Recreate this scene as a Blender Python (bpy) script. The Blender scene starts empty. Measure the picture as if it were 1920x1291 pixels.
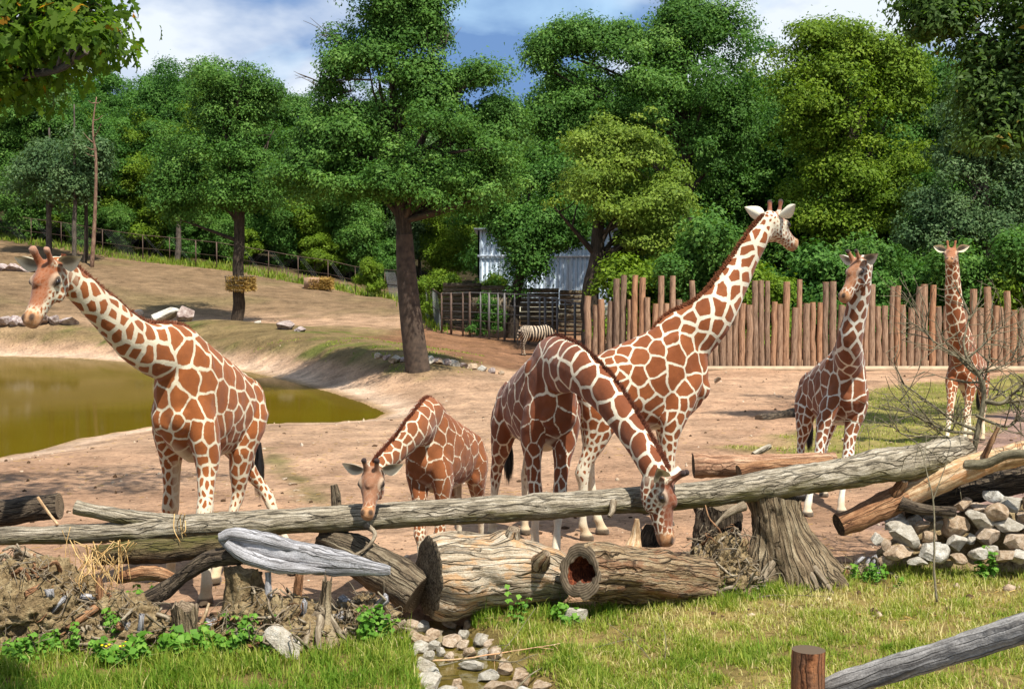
import bpy, bmesh, math, random
import numpy as np
from mathutils import Vector, Matrix

SC = bpy.context.scene
COL = SC.collection
R = math.radians

# ---------------------------------------------------------------- camera
F = 2400.0                      # focal length in photograph pixels (1920 wide)
CX, CY = 960.0, 645.5
CAMZ = 3.0
PITCH = math.atan(108.0 / F)
cam_d = bpy.data.cameras.new("camera")
cam_d.sensor_width = 36.0
cam_d.lens = 36.0 * F / 1920.0
cam_d.clip_start = 0.1
cam_d.clip_end = 3000.0
cam = bpy.data.objects.new("camera", cam_d)
cam.location = (0, 0, CAMZ)
cam.rotation_euler = (math.pi / 2 - PITCH, 0, 0)
COL.objects.link(cam)
SC.camera = cam

# ---------------------------------------------------------------- sun and sky
SUN_EL, SUN_AZ = R(60), R(146)          # azimuth measured from +Y (view direction) clockwise to +X
sun_dir = Vector((math.sin(SUN_AZ) * math.cos(SUN_EL), math.cos(SUN_AZ) * math.cos(SUN_EL), math.sin(SUN_EL)))
sun_d = bpy.data.lights.new("sun", 'SUN')
sun_d.energy = 4.6
sun_d.angle = R(0.6)
sun_d.color = (1.0, 0.955, 0.88)
sun = bpy.data.objects.new("sun", sun_d)
sun.rotation_euler = (-sun_dir).to_track_quat('-Z', 'Y').to_euler()
sun.location = (20, -20, 60)
COL.objects.link(sun)

world = bpy.data.worlds.new("World")
SC.world = world
world.use_nodes = True
wn, wl = world.node_tree.nodes, world.node_tree.links
wn.clear()
w_out = wn.new("ShaderNodeOutputWorld")
w_bg = wn.new("ShaderNodeBackground")
w_sky = wn.new("ShaderNodeTexSky")
w_sky.sky_type = 'NISHITA'
w_sky.sun_disc = False
w_sky.sun_elevation = SUN_EL
w_sky.sun_rotation = SUN_AZ
w_sky.air_density = 1.3
w_sky.dust_density = 0.3
w_sky.ozone_density = 2.0
w_co = wn.new("ShaderNodeTexCoord")
w_map = wn.new("ShaderNodeMapping")
w_map.inputs["Scale"].default_value = (1.0, 1.0, 2.1)
w_map.inputs["Location"].default_value = (0.52, 0.02, 0.31)
w_n1 = wn.new("ShaderNodeTexNoise")
w_n1.inputs["Scale"].default_value = 4.6
w_n1.inputs["Detail"].default_value = 8.0
w_n1.inputs["Roughness"].default_value = 0.52
w_n1.inputs["Distortion"].default_value = 0.5
w_r1 = wn.new("ShaderNodeValToRGB")
w_r1.color_ramp.elements[0].position = 0.30
w_r1.color_ramp.elements[1].position = 0.48
w_n2 = wn.new("ShaderNodeTexNoise")
w_n2.inputs["Scale"].default_value = 5.0
w_n2.inputs["Detail"].default_value = 6.0
w_r2 = wn.new("ShaderNodeValToRGB")           # cloud brightness: grey-blue undersides to white tops
w_r2.color_ramp.elements[0].position = 0.43
w_r2.color_ramp.elements[0].color = (1.05, 1.9, 3.6, 1)
w_r2.color_ramp.elements[1].position = 0.58
w_r2.color_ramp.elements[1].color = (5.0, 5.4, 5.9, 1)
w_mix = wn.new("ShaderNodeMix")
w_mix.data_type = 'RGBA'
w_bg.inputs["Strength"].default_value = 0.105
wl.new(w_co.outputs["Generated"], w_map.inputs["Vector"])
wl.new(w_map.outputs[0], w_n1.inputs["Vector"])
wl.new(w_map.outputs[0], w_n2.inputs["Vector"])
wl.new(w_n1.outputs["Fac"], w_r1.inputs[0])
wl.new(w_n2.outputs["Fac"], w_r2.inputs[0])
wl.new(w_r1.outputs[0], w_mix.inputs[0])
wl.new(w_sky.outputs[0], w_mix.inputs[6])
wl.new(w_r2.outputs[0], w_mix.inputs[7])
wl.new(w_mix.outputs[2], w_bg.inputs["Color"])
wl.new(w_bg.outputs[0], w_out.inputs["Surface"])

SC.view_settings.view_transform = 'Standard'
SC.view_settings.look = 'None'
SC.view_settings.exposure = 0.78
SC.view_settings.gamma = 1.0
SC.view_settings.use_curve_mapping = False
SC.cycles.max_bounces = 6
SC.cycles.diffuse_bounces = 3
SC.cycles.glossy_bounces = 3
SC.cycles.transmission_bounces = 3
SC.cycles.transparent_max_bounces = 4
SC.cycles.use_denoising = True

# ---------------------------------------------------------------- helpers: picture <-> place
cP, sP = math.cos(PITCH), math.sin(PITCH)
def ray(px, py):
    r, u = (px - CX) / F, -(py - CY) / F
    return np.array([r, cP + u * sP, -sP + u * cP])
def PT(px, py, Y):
    d = ray(px, py); return np.array([0, 0, CAMZ]) + d * (Y / d[1])
def GP(px, py, z=0.0):
    d = ray(px, py); return np.array([0, 0, CAMZ]) + d * ((z - CAMZ) / d[2])
def M(npx, Y):
    return npx * Y / F
V3 = lambda a: Vector((float(a[0]), float(a[1]), float(a[2])))
def nrm(a):
    a = np.asarray(a, float); return a / (np.linalg.norm(a, axis=-1, keepdims=True) + 1e-12)

# ---------------------------------------------------------------- helpers: numpy noise
def _hash(ix, iy, iz, seed):
    h = (ix.astype(np.int64) * 374761393 + iy.astype(np.int64) * 668265263 + iz.astype(np.int64) * 2147483647 + seed * 974711) & 0xFFFFFFFF
    h = ((h ^ (h >> 13)) * 1274126177) & 0xFFFFFFFF
    h = (h ^ (h >> 16)) & 0xFFFFFFFF
    return h.astype(np.float64) / 4294967295.0
def vnoise(p, seed=0):
    p = np.asarray(p, float)
    i = np.floor(p); f = p - i; u = f * f * (3 - 2 * f)
    x, y, z = i[:, 0], i[:, 1], i[:, 2]
    o = 0
    for dx in (0, 1):
        wx = u[:, 0] if dx else 1 - u[:, 0]
        for dy in (0, 1):
            wy = u[:, 1] if dy else 1 - u[:, 1]
            for dz in (0, 1):
                wz = u[:, 2] if dz else 1 - u[:, 2]
                o = o + wx * wy * wz * _hash(x + dx, y + dy, z + dz, seed)
    return o * 2 - 1
def fbm(p, octv=4, seed=0, gain=0.5):
    p = np.asarray(p, float); a, s, t = 1.0, 0.0, 0.0
    for k in range(octv):
        s = s + a * vnoise(p * (2.03 ** k), seed + k * 17); t += a; a *= gain
    return s / t
def sstep(a, b, x):
    t = np.clip((x - a) / (b - a), 0, 1); return t * t * (3 - 2 * t)

# ---------------------------------------------------------------- helpers: objects
def tag(o, label=None, cat=None, group=None, kind=None):
    if label: o["label"] = label
    if cat: o["category"] = cat
    if group: o["group"] = group
    if kind: o["kind"] = kind
    return o
def thing(name, label, cat, loc=(0, 0, 0), group=None):
    e = bpy.data.objects.new(name, None)
    e.empty_display_size = 0.2
    e.location = V3(loc)
    COL.objects.link(e)
    return tag(e, label, cat, group)
def put(name, mesh, parent=None, mat=None, smooth=None):
    o = bpy.data.objects.new(name, mesh)
    COL.objects.link(o)
    if mat is not None:
        for m in (mat if isinstance(mat, (list, tuple)) else [mat]):
            mesh.materials.append(m)
    if smooth is not None:
        mesh.polygons.foreach_set("use_smooth", [bool(smooth)] * len(mesh.polygons))
    if parent is not None:
        o.parent = parent
        p, loc = parent, Vector((0, 0, 0))
        if parent.parent is None:
            o.matrix_parent_inverse = Matrix.Translation(-parent.location)
    return o
def np_mesh(name, V, faces, attrs=None, mat_idx=None):
    """faces: (n,k) int array or list of such arrays"""
    V = np.asarray(V, np.float32)
    if isinstance(faces, np.ndarray): faces = [faces]
    faces = [np.asarray(f, np.int32) for f in faces if len(f)]
    me = bpy.data.meshes.new(name)
    me.vertices.add(len(V)); me.vertices.foreach_set("co", V.ravel())
    nl = sum(f.size for f in faces); npoly = sum(len(f) for f in faces)
    me.loops.add(nl); me.loops.foreach_set("vertex_index", np.concatenate([f.ravel() for f in faces]))
    me.polygons.add(npoly)
    tot = np.concatenate([np.full(len(f), f.shape[1], np.int32) for f in faces])
    st = np.concatenate([[0], np.cumsum(tot)[:-1]]).astype(np.int32)
    me.polygons.foreach_set("loop_start", st)
    try: me.polygons.foreach_set("loop_total", tot)
    except Exception: pass
    if mat_idx is not None: me.polygons.foreach_set("material_index", np.asarray(mat_idx, np.int32))
    me.update(calc_edges=True)
    for nm, (dom, typ, arr) in (attrs or {}).items():
        a = me.attributes.new(nm, typ, dom)
        key = {"FLOAT": "value", "FLOAT_COLOR": "color", "FLOAT_VECTOR": "vector", "FLOAT2": "vector"}[typ]
        a.data.foreach_set(key, np.asarray(arr, np.float32).ravel())
    return me
class Geo:
    """collects pieces of ONE part"""
    def __init__(s): s.v = []; s.f = {}; s.n = 0; s.uv = []; s.mi = {}
    def add(s, V, faces, uv=None, mi=0):
        V = np.asarray(V, float)
        for f in (faces if isinstance(faces, list) else [faces]):
            f = np.asarray(f, int)
            if len(f) == 0: continue
            s.f.setdefault(f.shape[1], []).append(f + s.n); s.mi.setdefault(f.shape[1], []).append(np.full(len(f), mi))
        s.v.append(V); s.n += len(V)
        s.uv.append(np.zeros((len(V), 3)) if uv is None else np.asarray(uv, float))
    def mesh(s, name, extra=None):
        V = np.concatenate(s.v); fs = [np.concatenate(s.f[k]) for k in s.f]; mi = np.concatenate([np.concatenate(s.mi[k]) for k in s.f])
        at = {"grain": ("POINT", "FLOAT_VECTOR", np.concatenate(s.uv))}
        at.update(extra or {})
        return np_mesh(name, V, fs, at, mi)
def spline(P, n):
    """Catmull-Rom through rows of P (any width), n samples"""
    P = np.asarray(P, float)
    if len(P) == 2:
        t = np.linspace(0, 1, n)[:, None]; return P[0] * (1 - t) + P[1] * t
    Q = np.vstack([2 * P[0] - P[1], P, 2 * P[-1] - P[-2]])
    t = np.linspace(0, len(P) - 1 - 1e-9, n); i = t.astype(int); u = (t - i)[:, None]
    a, b, c, d = Q[i], Q[i + 1], Q[i + 2], Q[i + 3]
    return 0.5 * ((2 * b) + (-a + c) * u + (2 * a - 5 * b + 4 * c - d) * u ** 2 + (-a + 3 * b - 3 * c + d) * u ** 3)
def frames(C, up=(0, 0, 1)):
    T = nrm(np.gradient(C, axis=0)); up = np.asarray(up, float)
    N = np.zeros_like(T); n = up - T[0] * np.dot(up, T[0])
    if np.linalg.norm(n) < 1e-3: n = np.cross(T[0], [1, 0, 0])
    n = nrm(n)
    for k in range(len(T)):
        n = nrm(n - T[k] * np.dot(n, T[k])); N[k] = n
    return T, N, np.cross(T, N)
def tube(C, rad, seg=8, up=(0, 0, 1), flat=1.0, caps=True, rough=0.0, rs=6.0, seed=0, grooves=0.0, gfreq=9, capbulge=0.15):
    """swept tube: returns V, [quads, tris], grain coords (across, along, r). rad per sample."""
    C = np.asarray(C, float); n = len(C); rad = np.broadcast_to(np.asarray(rad, float), (n,))
    T, N, B = frames(C, up)
    th = np.linspace(0, 2 * math.pi, seg, endpoint=False)
    L = np.concatenate([[0], np.cumsum(np.linalg.norm(np.diff(C, axis=0), axis=1))])
    co, si = np.cos(th), np.sin(th)
    rr = np.repeat(rad[:, None], seg, 1)
    if rough or grooves:
        mr = rad.mean()
        q = np.stack([np.broadcast_to(co, (n, seg)) * mr, np.broadcast_to(si, (n, seg)) * mr, np.repeat(L[:, None], seg, 1)], -1).reshape(-1, 3)
        if rough: rr = rr * (1 + rough * fbm(q * rs + seed * 3.1, 4, seed).reshape(n, seg))
        if grooves:
            g = q.copy(); g[:, 2] *= 0.12
            w = vnoise(g * gfreq / mr * 0.35 + seed, seed + 5).reshape(n, seg)
            rr = rr * (1 - grooves * np.clip(1 - np.abs(w) * 3.0, 0, 1))
    V = C[:, None, :] + N[:, None, :] * (rr * si)[..., None] + B[:, None, :] * (rr * co * flat)[..., None]
    V = V.reshape(-1, 3)
    i = np.arange(n - 1)[:, None] * seg; j = np.arange(seg)[None]; j2 = (j + 1) % seg
    q = np.stack([i + j, i + j2, i + seg + j2, i + seg + j], -1).reshape(-1, 4)
    uv = np.stack([np.broadcast_to(np.cos(th) * rad.mean(), (n, seg)), np.broadcast_to(np.sin(th) * rad.mean(), (n, seg)), np.repeat(L[:, None], seg, 1)], -1).reshape(-1, 3)
    fs = [q]
    if caps:
        a = len(V)
        V = np.vstack([V, C[0] - T[0] * rad[0] * capbulge, C[-1] + T[-1] * rad[-1] * capbulge])
        uv = np.vstack([uv, [0, 0, L[0]], [0, 0, L[-1]]])
        jj = np.arange(seg); k2 = (jj + 1) % seg; last = (n - 1) * seg
        fs.append(np.vstack([np.stack([np.full(seg, a), k2, jj], -1), np.stack([np.full(seg, a + 1), last + jj, last + k2], -1)]))
    return V, fs, uv
def box(c, s, rot=None):
    c, s = np.asarray(c, float), np.asarray(s, float) / 2
    V = np.array([[x, y, z] for x in (-1, 1) for y in (-1, 1) for z in (-1, 1)], float) * s
    if rot is not None: V = V @ np.asarray(rot).T
    f = np.array([[0, 1, 3, 2], [4, 6, 7, 5], [0, 4, 5, 1], [2, 3, 7, 6], [0, 2, 6, 4], [1, 5, 7, 3]])
    return V + c, f
def rotz(a):
    c, s = math.cos(a), math.sin(a); return np.array([[c, -s, 0], [s, c, 0], [0, 0, 1.0]])

# ---------------------------------------------------------------- helpers: materials
class Mat:
    def __init__(s, name):
        s.m = bpy.data.materials.new(name); s.m.use_nodes = True
        s.nt = s.m.node_tree; s.n, s.l = s.nt.nodes, s.nt.links
        s.b = s.n["Principled BSDF"]; s.out = s.n["Material Output"]
    def new(s, t, **kw):
        nd = s.n.new(t)
        for k, v in kw.items():
            if k in nd.inputs: nd.inputs[k].default_value = v
            else: setattr(nd, k, v)
        return nd
    def link(s, a, b): s.l.new(a, b)
    def attr(s, nm): return s.new("ShaderNodeAttribute", attribute_name=nm)
    def noise(s, vec, scale, detail=4.0, rough=0.55, dist=0.0):
        n = s.new("ShaderNodeTexNoise"); n.inputs["Scale"].default_value = scale; n.inputs["Detail"].default_value = detail
        n.inputs["Roughness"].default_value = rough; n.inputs["Distortion"].default_value = dist
        if vec is not None: s.link(vec, n.inputs["Vector"])
        return n
    def ramp(s, fac, stops, interp='LINEAR'):
        r = s.new("ShaderNodeValToRGB"); cr = r.color_ramp; cr.interpolation = interp
        while len(cr.elements) < len(stops): cr.elements.new(0.5)
        for e, (p, c) in zip(cr.elements, stops):
            e.position = p; e.color = tuple(c) + (1,) if len(c) == 3 else c
        s.link(fac, r.inputs[0]); return r
    def mix(s, fac, a, b, blend='MIX'):
        m = s.new("ShaderNodeMix"); m.data_type = 'RGBA'; m.blend_type = blend
        for val, idx in ((fac, 0), (a, 6), (b, 7)):
            if hasattr(val, "links"): s.link(val, m.inputs[idx])
            elif idx == 0: m.inputs[0].default_value = val
            else: m.inputs[idx].default_value = tuple(val) + (1,) if len(val) == 3 else val
        return m.outputs[2]
    def math(s, op, a, b=None, clamp=False):
        m = s.new("ShaderNodeMath"); m.operation = op; m.use_clamp = clamp
        for val, idx in ((a, 0), (b, 1)):
            if val is None: continue
            if hasattr(val, "links"): s.link(val, m.inputs[idx])
            else: m.inputs[idx].default_value = val
        return m.outputs[0]
    def maprange(s, v, a, b, c=0.0, d=1.0):
        m = s.new("ShaderNodeMapRange"); s.link(v, m.inputs[0])
        for k, x in enumerate((a, b, c, d)):
            if hasattr(x, "links"): s.link(x, m.inputs[k + 1])
            else: m.inputs[k + 1].default_value = x
        return m.outputs[0]
    def mapping(s, vec, scale=(1, 1, 1), loc=(0, 0, 0)):
        m = s.new("ShaderNodeMapping"); m.inputs["Scale"].default_value = scale; m.inputs["Location"].default_value = loc
        s.link(vec, m.inputs["Vector"]); return m.outputs[0]
    def bump(s, h, strength=0.4, dist=0.01):
        b = s.new("ShaderNodeBump"); b.inputs["Strength"].default_value = strength; b.inputs["Distance"].default_value = dist
        s.link(h, b.inputs["Height"]); s.link(b.outputs[0], s.b.inputs["Normal"]); return b
    def base(s, c):
        if hasattr(c, "links"): s.link(c, s.b.inputs["Base Color"])
        else: s.b.inputs["Base Color"].default_value = tuple(c) + (1,)
    def rough(s, r, spec=0.3):
        s.b.inputs["Roughness"].default_value = r; s.b.inputs["Specular IOR Level"].default_value = spec
def lin(r, g, b):
    f = lambda c: (c / 255 / 12.92) if c / 255 <= 0.04045 else ((c / 255 + 0.055) / 1.055) ** 2.4
    return (f(r), f(g), f(b))
def wood_mat(name, c_dark, c_mid, c_light, scale=9.0, stretch=0.12, bump=0.6, dist=0.02, moss=None, rough=0.85, cracks=0.0, stain=None):
    """bark / weathered wood along the 'grain' coordinate (x, y across, z along)"""
    m = Mat(name); g = m.attr("grain").outputs["Vector"]
    warp = m.noise(g, 5.0, 3, 0.5); wv = m.new("ShaderNodeVectorMath", operation='SCALE'); m.link(warp.outputs["Color"], wv.inputs[0]); wv.inputs["Scale"].default_value = 0.05
    ga = m.new("ShaderNodeVectorMath", operation='ADD'); m.link(g, ga.inputs[0]); m.link(wv.outputs[0], ga.inputs[1]); gw = ga.outputs[0]
    fib = m.noise(m.mapping(gw, (scale * 4.2, scale * 4.2, scale * stretch * 2.2)), 1.0, 5, 0.6)          # fibres
    mid = m.noise(m.mapping(gw, (scale * 1.1, scale * 1.1, scale * 0.45), (3, 1, 2)), 1.0, 6, 0.65)       # patches
    grit = m.noise(g, 95.0, 3, 0.7); big = m.noise(m.mapping(g, (1, 1, .7), (7, 3, 5)), 5.0, 6, 0.7)
    f = m.math('ADD', m.math('MULTIPLY', fib.outputs["Fac"], 0.55), m.math('MULTIPLY', mid.outputs["Fac"], 0.45))
    col = m.ramp(f, [(0.36, c_dark), (0.49, c_mid), (0.62, c_light)]).outputs[0]
    col = m.mix(1.0, col, m.ramp(grit.outputs["Fac"], [(0.32, (0.68, 0.67, 0.66)), (0.66, (1.14, 1.13, 1.12))]).outputs[0], 'MULTIPLY')
    col = m.mix(0.8, col, m.ramp(big.outputs["Fac"], [(0.30, (0.5, 0.48, 0.46)), (0.44, (1, 1, 1)), (0.6, (1, 1, 1)), (0.72, (1.35, 1.33, 1.28))]).outputs[0], 'MULTIPLY')
    if stain:
        col = m.mix(m.math('MULTIPLY', m.maprange(mid.outputs["Fac"], 0.50, 0.60, 0, 1), 0.75), col, stain)
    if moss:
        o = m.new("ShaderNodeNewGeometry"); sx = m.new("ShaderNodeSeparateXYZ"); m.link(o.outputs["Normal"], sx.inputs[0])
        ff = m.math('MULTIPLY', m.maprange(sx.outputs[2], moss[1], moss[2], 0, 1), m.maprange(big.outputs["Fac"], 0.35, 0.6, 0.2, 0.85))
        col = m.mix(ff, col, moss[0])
    h = m.math('ADD', m.math('MULTIPLY', fib.outputs["Fac"], 0.8), m.math('MULTIPLY', grit.outputs["Fac"], 0.35)); h = m.math('ADD', h, mid.outputs["Fac"])
    if cracks:
        vo = m.new("ShaderNodeTexVoronoi", feature='DISTANCE_TO_EDGE'); vo.inputs["Scale"].default_value = 1.0
        m.link(m.mapping(gw, (scale * 1.9, scale * 1.9, scale * stretch * 0.9)), vo.inputs["Vector"])
        wd = m.maprange(big.outputs["Fac"], 0.35, 0.65, 0.02, 0.11)
        ck = m.maprange(vo.outputs["Distance"], 0.0, wd, 1.0, 0.0)
        col = m.mix(m.math('MULTIPLY', ck, cracks), col, tuple(x * 0.55 for x in c_dark)); h = m.math('SUBTRACT', h, m.math('MULTIPLY', ck, 0.9))
    m.base(col); m.rough(rough, 0.2); m.bump(h, bump, dist)
    return m.m
def leaf_mat(name, c1, c2, c3=None, trans=0.28, rough=0.5):
    m = Mat(name); a = m.attr("rnd").outputs["Fac"]
    stops = [(0.0, c1), (0.6, c2)] + ([(1.0, c3)] if c3 else [])
    col = m.ramp(a, stops).outputs[0]
    m.base(col); m.rough(rough + .1, 0.14)
    tr = m.new("ShaderNodeBsdfTranslucent")
    m.link(m.mix(1.0, col, (1.5, 1.55, 0.7), 'MULTIPLY'), tr.inputs["Color"])
    mx = m.new("ShaderNodeMixShader"); mx.inputs[0].default_value = trans
    m.link(m.b.outputs[0], mx.inputs[1]); m.link(tr.outputs[0], mx.inputs[2]); m.link(mx.outputs[0], m.out.inputs["Surface"])
    return m.m
def plain_mat(name, c, rough=0.7, spec=0.3, var=0.25, scale=6.0, metallic=0.0, bump=0.15):
    m = Mat(name); tc = m.new("ShaderNodeTexCoord"); n = m.noise(tc.outputs["Object"], scale, 5)
    lo = tuple(x * (1 - var) for x in c); hi = tuple(min(1, x * (1 + var)) for x in c)
    m.base(m.ramp(n.outputs["Fac"], [(0.3, lo), (0.7, hi)]).outputs[0]); m.rough(rough, spec)
    m.b.inputs["Metallic"].default_value = metallic
    if bump: m.bump(n.outputs["Fac"], bump, 0.01)
    return m.m
# ================================================================ TERRAIN
def seg_dist(P, A, B):
    d = B - A; t = np.clip(((P - A) @ d) / (d @ d), 0, 1)
    return np.linalg.norm(P - (A + t[:, None] * d), axis=1)
def poly_sd(P, poly):
    """signed distance in plan, positive inside"""
    P = np.asarray(P)[:, :2]; Q = np.asarray(poly)[:, :2]; n = len(Q)
    dist = np.full(len(P), 1e9); ins = np.zeros(len(P), bool)
    for i in range(n):
        A, B = Q[i], Q[(i + 1) % n]
        dist = np.minimum(dist, seg_dist(P, A, B))
        c = ((A[1] > P[:, 1]) != (B[1] > P[:, 1]))
        with np.errstate(divide='ignore', invalid='ignore'):
            xi = (B[0] - A[0]) * (P[:, 1] - A[1]) / (B[1] - A[1]) + A[0]
        ins ^= c & (P[:, 0] < xi)
    return np.where(ins, dist, -dist)
WATER_Z = -0.25
pond_poly = np.array([GP(*p, WATER_Z) for p in [(-900, 905), (-300, 885), (-60, 868), (60, 846), (150, 822), (280, 800), (400, 796), (500, 794), (620, 792), (700, 786), (724, 775), (690, 758), (620, 735), (540, 714), (470, 698), (400, 690), (300, 684), (150, 672), (0, 668), (-300, 666), (-900, 668)]])
STREAM_Z = -0.14
stream_poly = np.array([GP(*p, -0.08) for p in [(762, 1165), (800, 1150), (860, 1160), (885, 1190), (925, 1225), (975, 1262), (1030, 1300), (1090, 1360), (820, 1360), (806, 1290), (792, 1240), (775, 1200)]])
ctrl = []
for yy in (3, 6, 10, 14, 19, 25):
    for xx in (-24, -12, -4, 0, 5, 12, 24): ctrl.append((xx, yy, 0))
for yy in (32, 39, 46, 52):
    for xx in (5, 10, 18, 30, 45): ctrl.append((xx, yy, 0))
for px_, py_, d_ in [(400, 597, 62), (480, 606, 58), (560, 622, 53), (650, 642, 47), (720, 662, 42.5), (782, 686, 39.8), (860, 695, 40), (940, 703, 41),
                     (445, 603, 67), (520, 613, 63), (640, 628, 58), (720, 640, 55), (800, 655, 53), (900, 672, 50)]:
    ctrl.append(tuple(PT(px_, py_, d_)))
for px_, py_ in [(440, 688), (540, 708), (650, 730), (760, 752), (850, 752), (940, 738)]:
    ctrl.append(tuple(GP(px_, py_, 0.0)))
for px_, py_, d_ in [(70, 602, 63), (-200, 600, 63), (-500, 600, 63), (200, 606, 65), (300, 604, 66), (70, 512, 80), (-300, 505, 80), (0, 455, 92), (-300, 440, 92), (250, 560, 74), (250, 488, 91), (500, 528, 86), (500, 590, 72), (400, 560, 76),
                     (650, 600, 68), (660, 553, 86), (750, 565, 78), (760, 625, 61), (820, 620, 64), (900, 640, 60), (368, 501, 90), (590, 540, 85)]:
    ctrl.append(tuple(PT(px_, py_, d_)))
for px_, py_ in [(0, 656), (-300, 655), (-800, 655), (200, 664), (350, 672)]:
    ctrl.append(tuple(GP(px_, py_, 0.0)))
for px_ in (-900, -300, 0, 150, 400, 600): ctrl.append(tuple(GP(px_, 740, -0.1)))
ctrl += [(1, 55, 0), (2, 66, .5), (8, 62, .4), (20, 60, .5), (40, 60, .6), (0, 80, 1.6), (20, 80, 2.2), (45, 80, 2.5), (-45, 110, 9.5), (-20, 115, 7.5), (0, 115, 5), (30, 115, 6), (70, 110, 7), (-80, 80, 7), (-70, 50, 3), (-70, 30, .5), (60, 40, .3), (60, 20, 0)]
ctrl = np.array(ctrl, float)
def _tps(d2): return 0.5 * d2 * np.log(d2 + 1e-9)
TPN = len(ctrl); _d2 = ((ctrl[:, None, :2] - ctrl[None, :, :2]) ** 2).sum(-1)
_A = np.zeros((TPN + 3, TPN + 3)); _A[:TPN, :TPN] = _tps(_d2) + np.eye(TPN) * 4.0
_A[:TPN, TPN] = 1; _A[:TPN, TPN + 1:] = ctrl[:, :2]; _A[TPN, :TPN] = 1; _A[TPN + 1:, :TPN] = ctrl[:, :2].T
TPW = np.linalg.solve(_A, np.concatenate([ctrl[:, 2], [0, 0, 0]]))
def ground_z(P, detail=True):
    P = np.asarray(P, float)[:, :2]; Q = np.stack([np.clip(P[:, 0], -85, 75), np.clip(P[:, 1], 2, 118)], 1)
    d2 = ((Q[:, None] - ctrl[None, :, :2]) ** 2).sum(-1)
    z = _tps(d2) @ TPW[:TPN] + TPW[TPN] + Q @ TPW[TPN + 1:]
    z = z + 0.05 * np.clip(P[:, 1] - 118, 0, 160) - 0.03 * np.clip(P[:, 1] - 200, 0, 500)
    if detail:
        P3 = np.c_[P, np.zeros(len(P))]
        far = sstep(16, 40, P[:, 1])
        z = z + fbm(P3 * 0.35, 3, 3) * (0.03 + 0.10 * far) + fbm(P3 * 2.2, 3, 9) * (0.015 + 0.02 * far)
        wood = sstep(94, 110, P[:, 1]); z = z + wood * fbm(P3 * 0.09, 3, 21) * 1.5
    sd = poly_sd(P, pond_poly)
    t = sstep(-2.6, 0.0, sd)
    z = z * (1 - t) + (WATER_Z + 0.02) * t
    z = z - np.where(sd > 0, np.minimum(0.9, 0.02 + sd * 0.16), 0)
    ss = poly_sd(P, stream_poly)
    z = z - 0.30 * sstep(-0.16, 0.14, ss)
    return z
def gz(x, y): return float(ground_z(np.array([[x, y]]))[0])
def on_ground(px, d):
    """point on the ground at picture column px and distance d"""
    x = (px - CX) / F * d / cP; return np.array([x, d, gz(x, d)])

ys = np.concatenate([np.arange(3, 8.5, 0.5), np.arange(8.5, 15, 0.09), np.arange(15, 30, 0.22), np.arange(30, 70, 0.4), np.arange(70, 120, 1.2), np.arange(120, 420, 8)])
xs = np.concatenate([np.arange(-260, -60, 12), np.arange(-60, -26, 1.2), np.arange(-26, -8, 0.4), np.arange(-8, 8, 0.11), np.arange(8, 26, 0.4), np.arange(26, 60, 1.2), np.arange(60, 261, 12)])
XX, YY = np.meshgrid(xs, ys); GPp = np.stack([XX.ravel(), YY.ravel()], 1)
GZ = np.concatenate([ground_z(c) for c in np.array_split(GPp, 24)])
GV = np.c_[GPp, GZ]
nx_, ny_ = len(xs), len(ys)
_i = (np.arange(ny_ - 1)[:, None] * nx_ + np.arange(nx_ - 1)[None]).ravel()
gfaces = np.stack([_i, _i + 1, _i + nx_ + 1, _i + nx_], 1)
# soil kinds painted as real colours (sand, mud rim, dry hill, yard litter, turf, gravel)
def zone(pts, soft, z=0.0, namp=1.0, nsc=0.5, seed=0, tr=None):
    poly = np.array([GP(*p, z) if len(p) == 2 else PT(*p) for p in pts])
    sd = poly_sd(GV, poly) + namp * fbm(np.c_[GPp, np.zeros(len(GPp))] * nsc, 3, seed)
    return sstep(-soft, soft, sd)
gcol = np.tile(np.array(lin(182, 148, 119)), (len(GV), 1))
n_big = fbm(np.c_[GPp, np.zeros(len(GPp))] * 0.25, 4, 31)
n_mid = fbm(np.c_[GPp, np.zeros(len(GPp))] * 1.1, 4, 37)
def paint(mask, c, k=1.0):
    global gcol
    gcol = gcol * (1 - mask[:, None] * k) + np.array(c) * mask[:, None] * k
paint(sstep(-.25, .35, n_big + 0.5 * n_mid), lin(168, 132, 104), 0.6)
sdp = poly_sd(GV, pond_poly)
paint(sstep(20, 26, GPp[:, 1]) * sstep(4.0, 1.0, GPp[:, 0]) * 0.7, lin(176, 146, 118))
hill = sstep(0.9, 1.8, GZ + 0.35 * n_mid) * sstep(56, 66, GPp[:, 1]) * sstep(6, 0, GPp[:, 0])
paint(hill, lin(128, 106, 80))
paint(hill * sstep(0, .5, n_big), lin(112, 100, 66), 0.6)
berm = sstep(0.16, 0.5, GZ + 0.12 * n_mid) * sstep(33, 35, GPp[:, 1]) * sstep(66, 60, GPp[:, 1]) * sstep(2, -1, GPp[:, 0])
paint(berm, lin(124, 106, 72))
paint(berm * sstep(0.0, 0.5, n_mid + .5 * n_big), lin(92, 100, 42), 0.85)
yard = zone([(660, 640, 56), (760, 640, 52), (800, 668, 46), (950, 690, 43), (1110, 690, 45), (1110, 640, 70), (820, 618, 68), (760, 600, 66)], 1.2, namp=1.5, seed=4)
paint(yard, lin(132, 96, 70), 0.9)
paint(yard * sstep(0.0, .4, n_mid), lin(120, 88, 62), 0.6)
paint(sstep(-1.5, -0.4, sdp + 0.5 * n_mid) * sstep(5, 1, GPp[:, 0]), lin(206, 178, 152), 0.9)
paint(sstep(-0.45, 0.0, sdp), lin(150, 122, 84), 0.9)
paint(sstep(0.05, 0.5, sdp), lin(104, 92, 40))
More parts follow.
